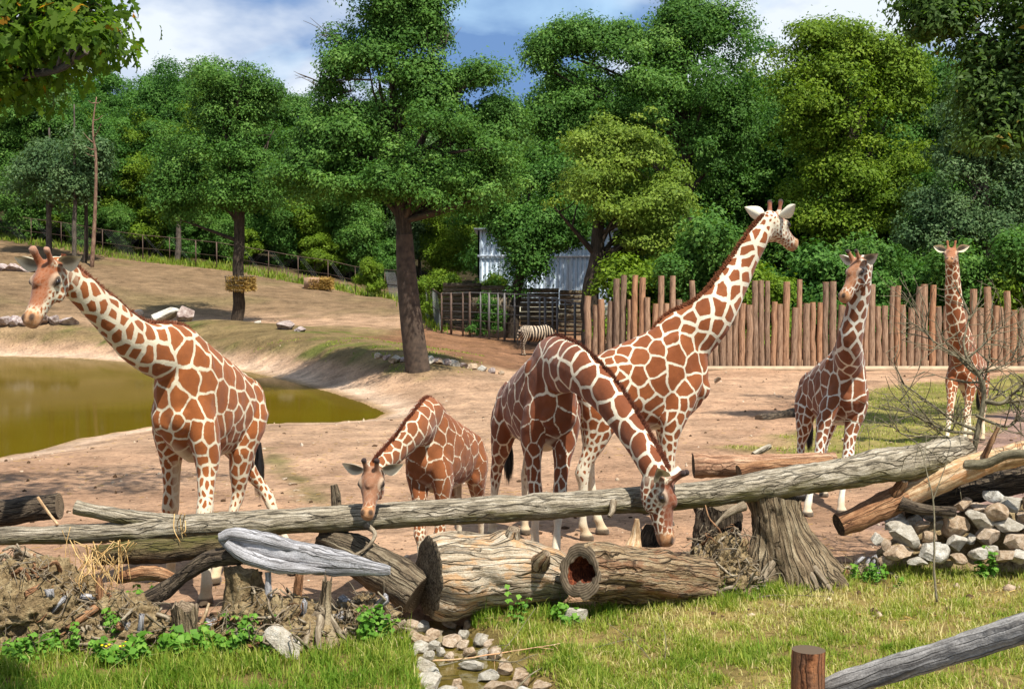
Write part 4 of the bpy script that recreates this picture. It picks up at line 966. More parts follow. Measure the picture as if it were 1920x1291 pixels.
shard("wood_stick", "yellow split stick beside the small sawn stump", 378, 1130, 1165, 10.7, 9, .8, wood_peel, 66, 14)
# ---- rocks
def rock_mesh(seed, cuts=13, sub=4, ang=.66):
    rng = np.random.default_rng(seed); bm = bmesh.new(); bmesh.ops.create_icosphere(bm, subdivisions=sub, radius=1); V = np.array([v.co[:] for v in bm.verts]); Fc = np.array([[v.index for v in f.verts] for f in bm.faces]); bm.free()
    for k in range(cuts):
        n = nrm(rng.normal(size=3)); h = rng.uniform(ang - .22, ang + .08); d = V @ n; V = V - np.where(d > h, d - h, 0)[:, None] * n
    V = V * (1 + .05 * fbm(V * 2.6 + seed, 4, seed))[:, None] + .012 * np.stack([vnoise(V * 9 + q, seed) for q in range(3)], 1)
    V /= np.abs(V).max(0)
    return np_mesh("rock", V, Fc)
def rock_mat(name, c1, c2, c3):
    m = Mat(name); tc = m.new("ShaderNodeTexCoord").outputs["Object"]; oi = m.new("ShaderNodeObjectInfo"); a = m.noise(tc, 2.2, 7, .65); b = m.noise(tc, 12, 5, .7)
    ad = m.new("ShaderNodeVectorMath", operation='ADD'); m.link(tc, ad.inputs[0]); m.link(oi.outputs["Location"], ad.inputs[1]); m.link(ad.outputs[0], a.inputs["Vector"])
    c = m.ramp(a.outputs["Fac"], [(.32, c1), (.5, c2), (.68, c3)]).outputs[0]; c = m.mix(1.0, c, m.ramp(b.outputs["Fac"], [(.3, (.66, .66, .66)), (.65, (1.1, 1.1, 1.1))]).outputs[0], 'MULTIPLY')
    c = m.mix(1.0, c, m.ramp(oi.outputs["Random"], [(0, (.82, .80, .76)), (.5, (1.0, .95, .88)), (1, (1.08, 1.1, 1.12))]).outputs[0], 'MULTIPLY')
    m.base(c); m.rough(.85, .25); m.bump(m.math('ADD', a.outputs["Fac"], b.outputs["Fac"]), .6, .08); return m.m
rock_grey = rock_mat("granite_rock", lin(146, 138, 124), lin(190, 184, 170), lin(214, 211, 202))
rock_tan = rock_mat("tan_rock", lin(138, 114, 90), lin(184, 162, 136), lin(206, 190, 170))
rock_pink = rock_mat("pinkish_rock", lin(118, 96, 90), lin(168, 152, 146), lin(200, 190, 184))
ROCKS = [rock_mesh(200 + k) for k in range(9)]
ROCKS_R = [rock_mesh(230 + k, 10, 4, .78) for k in range(5)]
for k, me in enumerate(ROCKS + ROCKS_R): me.polygons.foreach_set("use_smooth", [False] * len(me.polygons)); me.materials.append(rock_grey)
def variants(src, mat):
    o = []
    for m0 in src: m1 = m0.copy(); m1.materials.clear(); m1.materials.append(mat); o.append(m1)
    return o
ROCKS_T, ROCKS_P, ROCKS_RT = variants(ROCKS, rock_tan), variants(ROCKS, rock_pink), variants(ROCKS_R, rock_tan)
rngR = np.random.default_rng(9)
def rock(name, pool, p, rx, ry, rz, parent=None, label=None, cat=None, group=None, tilt=.3):
    o = bpy.data.objects.new(name, pool[int(rngR.integers(len(pool)))]); COL.objects.link(o); o.location = V3(p); o.scale = (rx, ry, rz); o.rotation_euler = (rngR.normal(0, tilt), rngR.normal(0, tilt), rngR.uniform(0, 6.28))
    if parent is not None:
        o.parent = parent; o.matrix_parent_inverse = Matrix.Translation(-parent.location)
    if label: tag(o, label, cat, group)
    return o
wall = thing("stone_wall", "low dry stone wall of loose grey and tan rocks at the right", "wall", on_ground(1790, 13.4))
for k, (cx, cy, rx, ry) in enumerate([(1692, 1002, 37, 21), (1685, 1034, 29, 17), (1746, 1034, 31, 23), (1790, 986, 31, 26), (1838, 974, 28, 21), (1830, 950, 26, 13), (1892, 942, 30, 15), (1868, 962, 22, 20), (1897, 986, 30, 20), (1852, 1004, 24, 21), (1794, 1016, 24, 17), (1743, 1006, 16, 13), (1680, 984, 24, 12), (1908, 1014, 32, 24), (1820, 1010, 12, 12), (1918, 968, 14, 15), (1757, 1022, 18, 10), (1880, 1042, 24, 14), (1910, 1042, 24, 16), (1797, 1046, 18, 12), (1645, 1010, 12, 14), (1722, 988, 22, 11), (1762, 984, 14, 12), (1940, 990, 26, 24), (1945, 1030, 26, 22), (1940, 945, 26, 16), (1835, 1035, 20, 14), (1715, 1020, 14, 12), (1775, 960, 24, 14), (1805, 945, 18, 12), (1865, 928, 22, 12), (1660, 1020, 12, 14), (1720, 1052, 18, 9), (1660, 1048, 16, 9), (1860, 1030, 16, 12)]):
    d = 13.05 + (1050 - cy) * .004 + rngR.normal(0, .05); rock("stone", [ROCKS, ROCKS_T, ROCKS, ROCKS_RT][k % 4], PT(cx, cy, d), M(rx, d) * 1.06, M(max(rx, ry), d) * .9, M(ry, d) * .98, wall, tilt=.22)
_u, _v = np.meshgrid(np.linspace(1645, 2010, 50), np.linspace(0, 1, 14)); _V = []
for a_, b_ in zip(_u.ravel(), _v.ravel()):
    yt_ = np.interp(a_, [1645, 1720, 1850, 2010], [1030, 985, 945, 925]); d_ = 13.35 + .35 * b_; _V.append(PT(a_, yt_, 13.7) * b_ + on_ground(a_, 13.3) * (1 - b_))
_V = np.array(_V); _V += .07 * np.stack([fbm(_V * 5 + q * 4, 4, 70 + q) for q in range(3)], 1); _i2 = (np.arange(13)[:, None] * 50 + np.arange(49)[None]).ravel()
put("earth_fill", np_mesh("earth_fill", np.vstack([_V, _V[-50:] + [0, .5, -.9]]), np.concatenate([np.stack([_i2, _i2 + 1, _i2 + 51, _i2 + 50], 1), np.stack([650 + np.arange(49), 651 + np.arange(49), 701 + np.arange(49), 700 + np.arange(49)], 1)])), wall, dirt, True)
for k in range(34):      # hearting behind the face stones
    cx, cy = rngR.uniform(1660, 1960), rngR.uniform(950, 1040); d = 13.75 + rngR.uniform(0, .35); s = M(rngR.uniform(16, 26), d); rock("stone", [ROCKS, ROCKS_T][k % 2], PT(cx, cy, d), s, s, s * .8, wall)
bed = thing("brook_bed", "stony bed of the small brook at the bottom centre", "brook bed", GP(900, 1240)); bed["kind"] = "structure"; del bed["category"]
for k, (cx, cy, rx, ry) in enumerate([(778, 1192, 22, 12), (765, 1180, 16, 10), (790, 1208, 16, 8), (795, 1240, 22, 20), (812, 1186, 14, 6), (800, 1196, 14, 6), (815, 1208, 12, 6), (828, 1218, 10, 5), (848, 1198, 22, 7), (870, 1206, 12, 6), (870, 1185, 10, 6), (905, 1192, 22, 18), (935, 1220, 22, 14), (945, 1245, 20, 16), (885, 1240, 24, 10), (915, 1262, 20, 10), (930, 1280, 20, 12), (982, 1262, 26, 18), (800, 1276, 32, 18), (830, 1292, 26, 12), (855, 1278, 12, 6), (1015, 1282, 26, 14), (985, 1296, 30, 12), (1055, 1296, 24, 10), (842, 1228, 10, 5), (880, 1218, 14, 6), (805, 1225, 10, 7), (1085, 1300, 24, 12), (775, 1168, 18, 8), (860, 1290, 16, 8), (790, 1170, 16, 7), (905, 1222, 12, 6), (925, 1205, 16, 12), (965, 1282, 16, 10), (770, 1216, 12, 10), (815, 1256, 12, 7), (880, 1168, 14, 9), (845, 1165, 14, 6), (960, 1232, 12, 10)]):
    p = GP(cx, cy + ry * .4, -.10); d = p[1]; rock("stone", [ROCKS_RT, ROCKS_T, ROCKS_R, ROCKS][k % 4], p, M(rx, d) * 1.2, M(rx, d) * .95, max(.05, M(ry, d) * 1.1), bed, tilt=.14)
# stones along the seep behind the log
seepS = [(548, 905, 9), (556, 918, 8), (566, 928, 10), (578, 938, 9), (590, 948, 8), (545, 930, 7), (570, 945, 8), (600, 940, 7), (560, 938, 6), (585, 955, 9), (535, 895, 6), (610, 952, 6)]
ORD = ["first", "second", "third", "fourth", "fifth", "sixth", "seventh", "eighth", "ninth", "tenth", "eleventh", "twelfth", "thirteenth", "fourteenth", "fifteenth", "sixteenth", "seventeenth", "eighteenth", "nineteenth", "twentieth", "twenty-first", "twenty-second", "twenty-third", "twenty-fourth", "twenty-fifth", "twenty-sixth", "twenty-seventh", "twenty-eighth", "twenty-ninth", "thirtieth", "thirty-first", "thirty-second"]
for k, (cx, cy, rx) in enumerate(sorted(seepS)):
    p = GP(cx, cy + 2); d = p[1]; rock("flat_stone", ROCKS_RT, p, M(rx, d), M(rx, d), M(3, d), None, f"{ORD[k]} flat pale stone from the left along the mossy seep", "stone", "stones along the seep", .1)
# rows and boulders by the pond and on the hill
row1 = [(8, 592, 16, 14), (30, 592, 14, 13), (52, 588, 15, 13), (48, 602, 13, 8), (78, 594, 18, 13), (104, 592, 13, 14), (130, 599, 18, 8), (-14, 594, 14, 12)]
for k, (cx, cy, rx, ry) in enumerate(sorted(row1)):
    d = 63; p = on_ground(cx, d); p[2] += M(ry, d) * .55; rock("boulder", ROCKS_P, p, M(rx, d) * 1.1, M(rx, d), M(ry, d), None, f"{ORD[k]} pale rock from the left in the row on the far pond bank", "rock", "row of rocks above the pond", .15)
for k, (cx, rx, ry) in enumerate([(4, 16, 9), (24, 16, 10), (46, 14, 9), (66, 12, 8)]):
    d = 80; p = on_ground(cx, d); p[2] += M(ry, d) * .5; rock("boulder", ROCKS_P, p, M(rx, d) * 1.1, M(rx, d), M(ry, d), None, f"{ORD[k]} pinkish rock from the left in the upper row on the hill", "rock", "upper row of rocks on the hill", .15)
for cx, cy, d, rx, ry, lab, pool in [(305, 592, 64, 30, 12, "long grey boulder behind the left giraffe's shoulders", ROCKS), (352, 590, 64, 20, 17, "dark angular boulder right of the long grey one", ROCKS_P), (262, 585, 68, 8, 6, "small pale stone behind the left giraffe's neck", ROCKS_R), (538, 610, 57, 22, 12, "white and reddish boulder on the crest of the earth bank", ROCKS_P), (562, 618, 56, 12, 7, "small reddish boulder beside the white one on the bank", ROCKS_P), (484, 612, 60, 7, 4, "little stone left of the white boulder on the bank", ROCKS_R), (1345, 712, 30, 8, 5, "small lump of stone on the sand near the tall giraffe's chest", ROCKS_T)]:
    p = on_ground(cx, d); p[2] = max(p[2] + M(ry, d) * .3, PT(cx, cy, d)[2]); rock("boulder", pool, p, M(rx, d) * 1.1, M(rx, d) * .9, M(ry, d) * 1.1, None, lab, "rock", None, .12)
bank = [(708, 660, 9), (724, 663, 8), (742, 666, 10), (756, 668, 8), (806, 678, 14), (822, 686, 10), (838, 684, 12), (852, 690, 11), (830, 692, 8), (868, 692, 9), (885, 692, 11), (905, 694, 9), (922, 694, 10), (940, 696, 8), (815, 672, 12), (845, 680, 9), (735, 672, 7), (766, 676, 7)]
for k, (cx, cy, rx) in enumerate(sorted(bank)):
    d = 40.6 + abs(cx - 780) * .004; p = on_ground(cx, d); p[2] = max(p[2] + M(rx, d) * .35, PT(cx, cy, d)[2] - .1); rock("boulder", [ROCKS, ROCKS_P, ROCKS_T][k % 3], p, M(rx, d) * 1.15, M(rx, d), M(rx, d) * .8, None, f"{ORD[k]} rock from the left in the line along the earth bank", "rock", "rocks along the earth bank", .2)
p = on_ground(528, 10.35); rock("field_stone", ROCKS, p + [0, 0, .08], .21, .16, .15, None, "flat-topped grey stone at the foot of the leaning stump", "stone")
p = on_ground(1075, 11.35); rock("field_stone", ROCKS, p + [0, 0, .04], .14, .12, .13, None, "dark stone in the grass between the pale and the hollow log", "stone")
p = on_ground(1410, 12.6); rock("field_stone", ROCKS_R, p + [0, 0, .02], .09, .08, .07, None, "small pale stone in the grass below the big stump", "stone")
# ================================================================ TREES
def leaf_quads(P, Nn, size, rng, aspect=0.55):
    n = len(P); Nn = nrm(Nn)
    d = rng.normal(size=(n, 3)); d[:, 2] -= 0.25; d = nrm(d - Nn * (d * Nn).sum(1, keepdims=True)); s = np.cross(Nn, d)
    L = (size * rng.uniform(.7, 1.55, n))[:, None]; w = L * aspect * rng.uniform(.8, 1.2, n)[:, None] * 0.5
    dro = Nn * L * 0.12
    V = np.stack([P - d * L * .5 - dro, P - s * w + Nn * w * .25, P + d * L * .5 - dro, P + s * w + Nn * w * .25], 1).reshape(-1, 3)
    return V, np.arange(n * 4).reshape(-1, 4)
def crown_points(blobs, per, clump_r, rng, fill=0.5, flat=0.75):
    """blobs (x,y,z,rx,ry,rz) break up into smaller uneven boughs, boughs into clumps, clumps into leaves"""
    PP, NN, RR, CC = [], [], [], []; clump_r = clump_r * 1.12; per = per * 1.05
    for b in blobs:
        b = np.asarray(b, float); c0, r0 = b[:3], b[3:6]; ns = 7
        d0 = nrm(rng.normal(size=(ns, 3))); d0[:, 2] = np.abs(d0[:, 2]) * np.where(rng.random(ns) < .45, -.9, 1)
        tone_b = rng.normal(0, .07)
        for k in range(ns):
            c = c0 + d0[k] * r0 * rng.uniform(.35, 1.15); r = r0 * rng.uniform(.26, .58) * np.array([1.05, 1.05, .95])
            area = (r[0] * r[1] * r[2]) ** (2 / 3); nc = max(3, int(area / (clump_r ** 2) * 2.1 + rng.random()))
            d = nrm(rng.normal(size=(nc, 3))); d[:, 2] = np.where(d[:, 2] < -.55, -d[:, 2] * .5, d[:, 2])
            rad = rng.uniform(.5, 1.35, nc); cc = c + d * r * rad[:, None]
            cr = clump_r * rng.uniform(.45, 1.45, nc); CC.append(np.c_[cc, cr])
            nl = np.maximum(3, (per * (cr / clump_r) ** 2).astype(int)); tot = nl.sum(); ix = np.repeat(np.arange(nc), nl)
            q = nrm(rng.normal(size=(tot, 3))); q[:, 2] = np.where(q[:, 2] < -.25, -q[:, 2], q[:, 2]); q = q * rng.uniform(.62, 1.05, tot)[:, None]      # leaves sit on the lit shell of each clump
            P = cc[ix] + q * cr[ix][:, None] * np.array([1, 1, flat + .15]) + nrm(rng.normal(size=(tot, 3))) * (cr[ix] * .6 * (rng.random(tot) ** 4))[:, None]
            N = q * 1.1 + nrm(P - c0) * .2 + np.array([0, -.05, .3]) + rng.normal(size=(tot, 3)) * .36
            PP.append(P); NN.append(N); RR.append(np.clip(rng.normal(.42, .20, tot) + (rng.normal(0, .14, nc))[ix] + tone_b + rng.normal(0, .08), 0, 1))
    return np.concatenate(PP), np.concatenate(NN), np.concatenate(RR), np.concatenate(CC)
def foliage_mesh(name, blobs, per, clump_r, size, rng, aspect=.55, fill=.5, flat=.75):
    P, N, Rr, CC = crown_points(blobs, per, clump_r, rng, fill, flat)
    V, f = leaf_quads(P, N, size, rng, aspect); V = V.reshape(-1, 4, 3); V = np.stack([V[:, 1] * .8 + V[:, 0] * .2, V[:, 2], V[:, 3] * .8 + V[:, 0] * .2], 1).reshape(-1, 3); f = np.arange(len(V)).reshape(-1, 3)
    return np_mesh(name, V, f, {"rnd": ("FACE", "FLOAT", Rr)}), CC
def limbs_mesh(name, trunk, rads, CC, rng, n_limb=14, seg=10, first=0.45, twig=2, thin=.30, rough=.10):
    """tapered trunk with limbs that run out to clumps of the crown"""
    g = Geo(); C = spline(trunk, 26); rr = np.interp(np.linspace(0, 1, 26), np.linspace(0, 1, len(rads)), rads)
    C = C + np.c_[fbm(C * .7 + 5, 2, 1), fbm(C * .7 + 9, 2, 2), np.zeros(26)] * rr[:, None] * .5
    g.add(*tube(C, rr, seg + 4, up=(0, 1, 0), rough=rough, rs=3, seed=3)[:2], uv=tube(C, rr, seg + 4, up=(0, 1, 0))[2])
    if len(CC):
        # pick limb targets well apart
        idx = rng.permutation(len(CC))[:n_limb]
        for i in idx:
            e = CC[i, :3]; t0 = int(np.clip(first * 25 + rng.random() * (25 - first * 25) * .9, 1, 24))
            cand = np.arange(int(first * 25), 25); hz = C[cand, 2]; below = cand[hz < e[2] - .1 * abs(e[2] - C[0, 2])]
            if len(below): t0 = int(rng.choice(below[-6:]))
            s = C[t0]; m = s * .5 + e * .5 + np.array([0, 0, rng.uniform(.0, .25)]) * np.linalg.norm(e - s) * .5 + rng.normal(0, .06, 3) * np.linalg.norm(e - s)
            c2 = spline([s, m, e], 10); r0 = rr[t0] * rng.uniform(.35, .55)
            v, f, u = tube(c2, np.linspace(r0, r0 * .18, 10), max(5, seg - 4), rough=.1, seed=int(i)); g.add(v, f, u)
            for _ in range(twig):
                k = int(rng.integers(4, 9)); e2 = CC[rng.integers(len(CC)), :3]
                near = CC[np.argsort(((CC[:, :3] - c2[k]) ** 2).sum(1))[1:7], :3]
                if len(near) == 0: continue
                e2 = near[rng.integers(len(near))]; m2 = (c2[k] + e2) / 2 + rng.normal(0, .08, 3) * np.linalg.norm(e2 - c2[k])
                v, f, u = tube(spline([c2[k], m2, e2], 6), np.linspace(r0 * thin, r0 * .08, 6), 5); g.add(v, f, u)
    return g.mesh(name)
def bl(px, py, d, rx, ry, dep=None):
    p = PT(px, py, d); a, b = M(rx, d), M(ry, d); return [p[0], p[1], p[2], a, (dep if dep is not None else a), b]
bark_grey = wood_mat("grey_tree_bark", lin(52, 46, 40), lin(84, 76, 66), lin(112, 102, 90), 7, .2, .7, .03)
bark_dark = wood_mat("dark_tree_bark", lin(40, 34, 28), lin(62, 54, 44), lin(84, 72, 60), 7, .2, .7, .03)
bark_red = wood_mat("orange_pine_bark", lin(84, 64, 52), lin(124, 96, 78), lin(150, 124, 104), 7, .2, .6, .03)
oak_leaf = leaf_mat("oak_leaves", (.036, .098, .014), (.084, .182, .028), (.160, .275, .055))
maple_leaf = leaf_mat("pale_maple_leaves", (.090, .150, .018), (.180, .255, .030), (.250, .320, .055))
bright_leaf = leaf_mat("fresh_green_leaves", (.070, .130, .008), (.140, .220, .014), (.210, .285, .028))
grey_leaf = leaf_mat("dull_grey_green_leaves", (.050, .102, .036), (.104, .172, .062), (.165, .235, .100))
deep_leaf = leaf_mat("deep_forest_leaves", (.032, .096, .014), (.074, .172, .026), (.130, .250, .044))
def tree(name, label, trunk, rads, blobs, leaf, bark, per, clump_r, size, seed, n_limb=14, group=None, cat="tree", aspect=.55, fill=.5, flat=.75, twig=2, first=.45):
    rng = np.random.default_rng(seed); B0 = np.array(blobs); extra = []
    for i in range(len(B0)):                       # boughs between the main masses close the crown
        for j in np.argsort(((B0[:, :3] - B0[i, :3]) ** 2).sum(1))[1:3]:
            m_ = (B0[i] + B0[j]) / 2; m_[:3] += rng.normal(0, .12, 3) * m_[3:6]; m_[3:6] *= .62; extra.append(m_)
    blobs = [np.r_[b[:5], b[5] * 1.15] for b in B0] + [np.r_[b[:5], b[5] * 1.2] for b in extra]; per = per * .8
    fm, CC = foliage_mesh("crown", blobs, per, clump_r, size, rng, aspect, fill, flat)
    base = np.asarray(trunk[0], float)
    root = thing(name, label, cat, base, group)
    put("trunk", limbs_mesh("trunk", trunk, rads, CC, rng, n_limb, twig=twig, first=first), root, bark, True)
    put("crown", fm, root, leaf)
    return root
# the tall oak on the earth bank
D = 39.4
tb = on_ground(784, D)
t = tree("oak_tree", "tall spreading oak with a leaning trunk on the earth bank", [tb - [0, 0, .3], PT(771, 600, D), PT(761, 500, D), PT(756, 420, D), PT(757, 360, D), PT(745, 260, D), PT(735, 140, D), PT(740, 40, D)],
         [M(21, D), M(17.5, D), M(15.5, D), M(14.5, D), M(15, D), M(10, D), M(6, D), M(3, D)],
         [bl(*b) for b in [(760, 330, D - .6, 105, 58), (640, 325, D, 105, 66), (545, 345, D + .6, 62, 50), (880, 315, D, 95, 66), (940, 250, D + .5, 42, 48), (700, 255, D, 95, 48), (830, 230, D - .5, 85, 50), (620, 240, D, 60, 42), (590, 290, D, 60, 50), (690, 375, D - .9, 80, 34), (840, 380, D - .6, 85, 28), (935, 350, D, 45, 50),
                           (740, 70, D, 62, 52), (680, 95, D, 42, 48), (795, 70, D, 40, 55), (735, 150, D, 70, 34), (630, 140, D, 38, 20), (800, 170, D, 46, 32), (900, 165, D, 40, 26), (720, 10, D, 62, 38), (780, 15, D, 50, 35), (745, -50, D, 60, 40)]],
         oak_leaf, bark_dark, 185, .40, .13, 5, 40, fill=.62)
# dark mesh guard round the lower trunk
g = Geo(); C = spline([tb - [0, 0, .1], PT(771, 600, D), PT(762, 510, D), PT(758, 440, D)], 24)
v, f, u = tube(C, np.linspace(M(23.5, D), M(15.8, D), 24), 20, up=(0, 1, 0), caps=False); g.add(v, f, u)
guard = Mat("dark_wire_guard"); gg = guard.attr("grain").outputs["Vector"]
nn_ = guard.noise(guard.mapping(gg, (1, 1, 1)), 6, 4); w1 = guard.new("ShaderNodeTexWave"); w1.inputs["Scale"].default_value = 9; w1.inputs["Distortion"].default_value = 2; guard.link(gg, w1.inputs["Vector"])
guard.base(guard.mix(1.0, guard.ramp(nn_.outputs["Fac"], [(.3, lin(56, 46, 38)), (.7, lin(92, 76, 62))]).outputs[0], guard.ramp(w1.outputs["Fac"], [(0, (.75, .75, .75)), (1, (1.1, 1.1, 1.1))]).outputs[0], 'MULTIPLY')); guard.rough(.8); guard.bump(w1.outputs["Fac"], .4, .02)
put("trunk_guard", g.mesh("trunk_guard"), t, guard.m, True)
# tree carrying the hay feeder
D = 66
fb = on_ground(446, D)
t = tree("feeder_tree", "round-crowned tree with a hay basket on its dark trunk", [fb - [0, 0, .3], PT(447, 520, D), PT(449, 430, D), PT(445, 330, D), PT(432, 200, D)], [M(12, D), M(10.5, D), M(10, D), M(9, D), M(4, D)],
         [bl(*b) for b in [(430, 165, D, 68, 40), (375, 190, D, 38, 45), (500, 200, D, 42, 45), (430, 255, D, 90, 50), (350, 300, D, 55, 48), (325, 365, D, 38, 42), (415, 345, D - 1, 95, 55), (500, 330, D, 56, 55), (440, 395, D - .5, 95, 30), (340, 400, D, 45, 26)]],
         oak_leaf, bark_dark, 150, .55, .185, 6, 16)
# light maple in front of the wood
D = 57
t = tree("maple_tree", "light yellow-green maple above the left end of the palisade", [on_ground(1106, D) - [0, 0, .3], PT(1108, 560, D), PT(1118, 460, D), PT(1140, 340, D)], [M(19, D), M(16, D), M(13, D), M(5, D)],
         [bl(*b) for b in [(1170, 255, D, 62, 46), (1110, 320, D, 72, 48), (1225, 320, D, 72, 52), (1160, 380, D - 1, 110, 46), (1260, 410, D, 58, 42), (1200, 450, D, 70, 30), (1265, 470, D, 50, 24)]],
         maple_leaf, bark_dark, 160, .62, .195, 7, 14, flat=.5)
# small dark tree in front of the shed
D = 63
t = tree("pen_tree", "dark tree with a forked trunk in front of the blue shed", [on_ground(958, D) - [0, 0, .3], PT(968, 550, D), PT(978, 480, D), PT(985, 420, D)], [M(13, D), M(10, D), M(9, D), M(4, D)],
         [bl(*b) for b in [(985, 420, D, 56, 38), (920, 400, D, 44, 40), (1012, 465, D, 40, 40), (990, 515, D, 40, 32), (1055, 410, D, 52, 44), (950, 340, D + 1, 60, 46), (960, 455, D + .4, 30, 34), (1040, 340, D + 1, 56, 44), (1075, 455, D + .6, 36, 28)]], deep_leaf, bark_dark, 130, .6, .20, 8, 10)
# tall trees behind the palisade
D = 68
t = tree("oak_tree", "tall dark oak whose top rises highest right of the sky gap", [on_ground(1290, D) - [0, 0, .3], PT(1290, 450, D), PT(1285, 250, D), PT(1280, 40, D)], [M(16, D), M(13, D), M(10, D), M(4, D)],
         [bl(*b) for b in [(1130, 95, D, 72, 48), (1030, 105, D, 40, 26), (1075, 75, D, 36, 32), (1290, 60, D, 58, 46), (1375, 70, D, 36, 42), (1215, 100, D, 62, 62), (1300, 150, D, 100, 60), (1200, 200, D - 1, 100, 60), (1330, 235, D - 1, 90, 60), (1060, 190, D, 60, 55), (1390, 210, D, 44, 70), (1350, 330, D, 76, 66), (1020, 260, D, 42, 60), (1120, 250, D, 80, 50), (1290, 20, D, 40, 30)]],
         oak_leaf, bark_dark, 150, .70, .215, 9, 26)
D = 63
t = tree("broadleaf_tree", "large fresh green tree right of the tall oak", [on_ground(1590, D) - [0, 0, .3], PT(1592, 420, D), PT(1588, 250, D), PT(1580, 60, D)], [M(17, D), M(13, D), M(10, D), M(4, D)],
         [bl(*b) for b in [(1580, 75, D, 76, 46), (1500, 125, D, 52, 56), (1660, 110, D, 60, 52), (1560, 180, D - 1, 100, 60), (1670, 220, D, 70, 66), (1495, 260, D, 56, 60), (1600, 300, D - 1, 100, 56), (1690, 340, D, 56, 50), (1530, 370, D, 70, 46), (1640, 400, D - 1, 90, 42), (1700, 150, D, 36, 50), (1560, 440, D, 70, 36)]],
         bright_leaf, bark_dark, 155, .72, .215, 10, 20, flat=.5)
D = 58
t = tree("broadleaf_tree", "dull grey-green tree at the right edge behind the palisade", [on_ground(1850, D) - [0, 0, .3], PT(1850, 450, D), PT(1845, 330, D), PT(1840, 230, D)], [M(14, D), M(10, D), M(8, D), M(4, D)],
         [bl(*b) for b in [(1850, 330, D, 62, 56), (1770, 380, D, 52, 56), (1895, 430, D, 60, 50), (1780, 280, D, 42, 50), (1745, 450, D, 52, 40), (1830, 440, D - .5, 60, 46), (1880, 250, D, 60, 50), (1820, 200, D, 50, 50), (1950, 340, D, 60, 70)]],
         grey_leaf, bark_grey, 150, .62, .195, 12, 14)
# bushes in the shade behind the palisade and along the wire fence, one tree kind repeated with its own place
def protos(seed, leaf, bark, h, r, per, cr, size, nb=17, trunk_r=.16, low=.08):
    rng = np.random.default_rng(seed); B = []
    for k in range(nb):
        a = rng.uniform(0, 6.283); q = rng.uniform(.15, .62) * r; zz = rng.uniform(low + .1, .9)
        s = .55 + .45 * math.sin(math.pi * min(1, (zz - low) / (1 - low)))
        B.append([math.cos(a) * q, math.sin(a) * q, zz * h, r * rng.uniform(.38, .55) * s, r * rng.uniform(.38, .55) * s, h * rng.uniform(.14, .21)])
    B.append([0, 0, h * .9, r * .36, r * .36, h * .1])
    fm, CC = foliage_mesh("crown", B, per, cr, size, rng)
    tm = limbs_mesh("trunk", [[0, 0, -.4], [rng.normal(0, .1), 0, h * .3], [0, rng.normal(0, .2), h * .6], [0, 0, h * .9]], [trunk_r * 1.25, trunk_r, trunk_r * .75, trunk_r * .3], CC, rng, 9, seg=8, twig=1)
    fm.materials.append(leaf); tm.materials.append(bark); tm.polygons.foreach_set("use_smooth", [True] * len(tm.polygons))
    return fm, tm
PROTO = [protos(101, deep_leaf, bark_dark, 15, 4.6, 130, .95, .33), protos(102, oak_leaf, bark_grey, 16, 4.2, 130, .9, .32), protos(103, bright_leaf, bark_grey, 13.5, 4.3, 130, .95, .33), protos(104, grey_leaf, bark_grey, 14, 3.6, 130, .85, .31), protos(105, deep_leaf, bark_dark, 17, 5.0, 130, 1.0, .35)]
BUSH = [protos(111, deep_leaf, bark_dark, 4.4, 2.3, 70, .55, .26, 8, .06, .02), protos(112, bright_leaf, bark_dark, 3.6, 2.0, 70, .5, .24, 8, .05, .02), protos(113, oak_leaf, bark_dark, 5.2, 2.4, 70, .6, .26, 8, .07, .02)]
def plant(pr, name, label, cat, x, y, s, rz, group=None, sz=None, dz=0):
    e = thing(name, label, cat, (x, y, gz(x, y) + dz), group)
    e.rotation_euler = (0, 0, rz); e.scale = (s, s, sz or s)
    for nm, me in (("trunk", pr[1]), ("crown", pr[0])):
        o = bpy.data.objects.new(nm, me); COL.objects.link(o); o.parent = e
    return e
rngT = np.random.default_rng(77)
def clear(x, y, sp, L):
    return all((x - a) ** 2 + (y - b) ** 2 > sp * sp for a, b in L)
used = []
# the wood on the rising ground beyond the wire fence
def row(d0, d1, px0, px1, step, grp, lab, smin, smax, picks):
    px = px0; num = 0
    while px < px1:
        d = rngT.uniform(d0, d1); x = (px - CX) / F * d
        plant(PROTO[picks[int(rngT.integers(len(picks)))]], "forest_tree", lab + ", " + ORD[num] + " from the left", "tree", x, d, rngT.uniform(smin, smax), rngT.uniform(0, 6.28), grp); num += 1
        px += step * rngT.uniform(.75, 1.25)
row(95.5, 99, -60, 900, 56, "front row of the wood", "forest tree in the front row right behind the wire fence", .55, .74, [0, 2, 1, 3])
row(104, 110, -80, 930, 62, "middle row of the wood", "forest tree in the second row beyond the wire fence", .62, .80, [0, 1, 4, 2])
row(117, 127, -100, 900, 70, "back row of the wood", "forest tree high on the slope at the back of the wood", .66, .82, [0, 1, 4])
row(73, 80, 1130, 2000, 50, "trees behind the palisade trees", "forest tree standing deep behind the palisade trees", .62, .84, [0, 4, 1])
row(84, 96, 930, 2080, 58, "rearmost trees on the right", "forest tree at the very back right of the sky gap", .72, .98, [0, 1, 2])
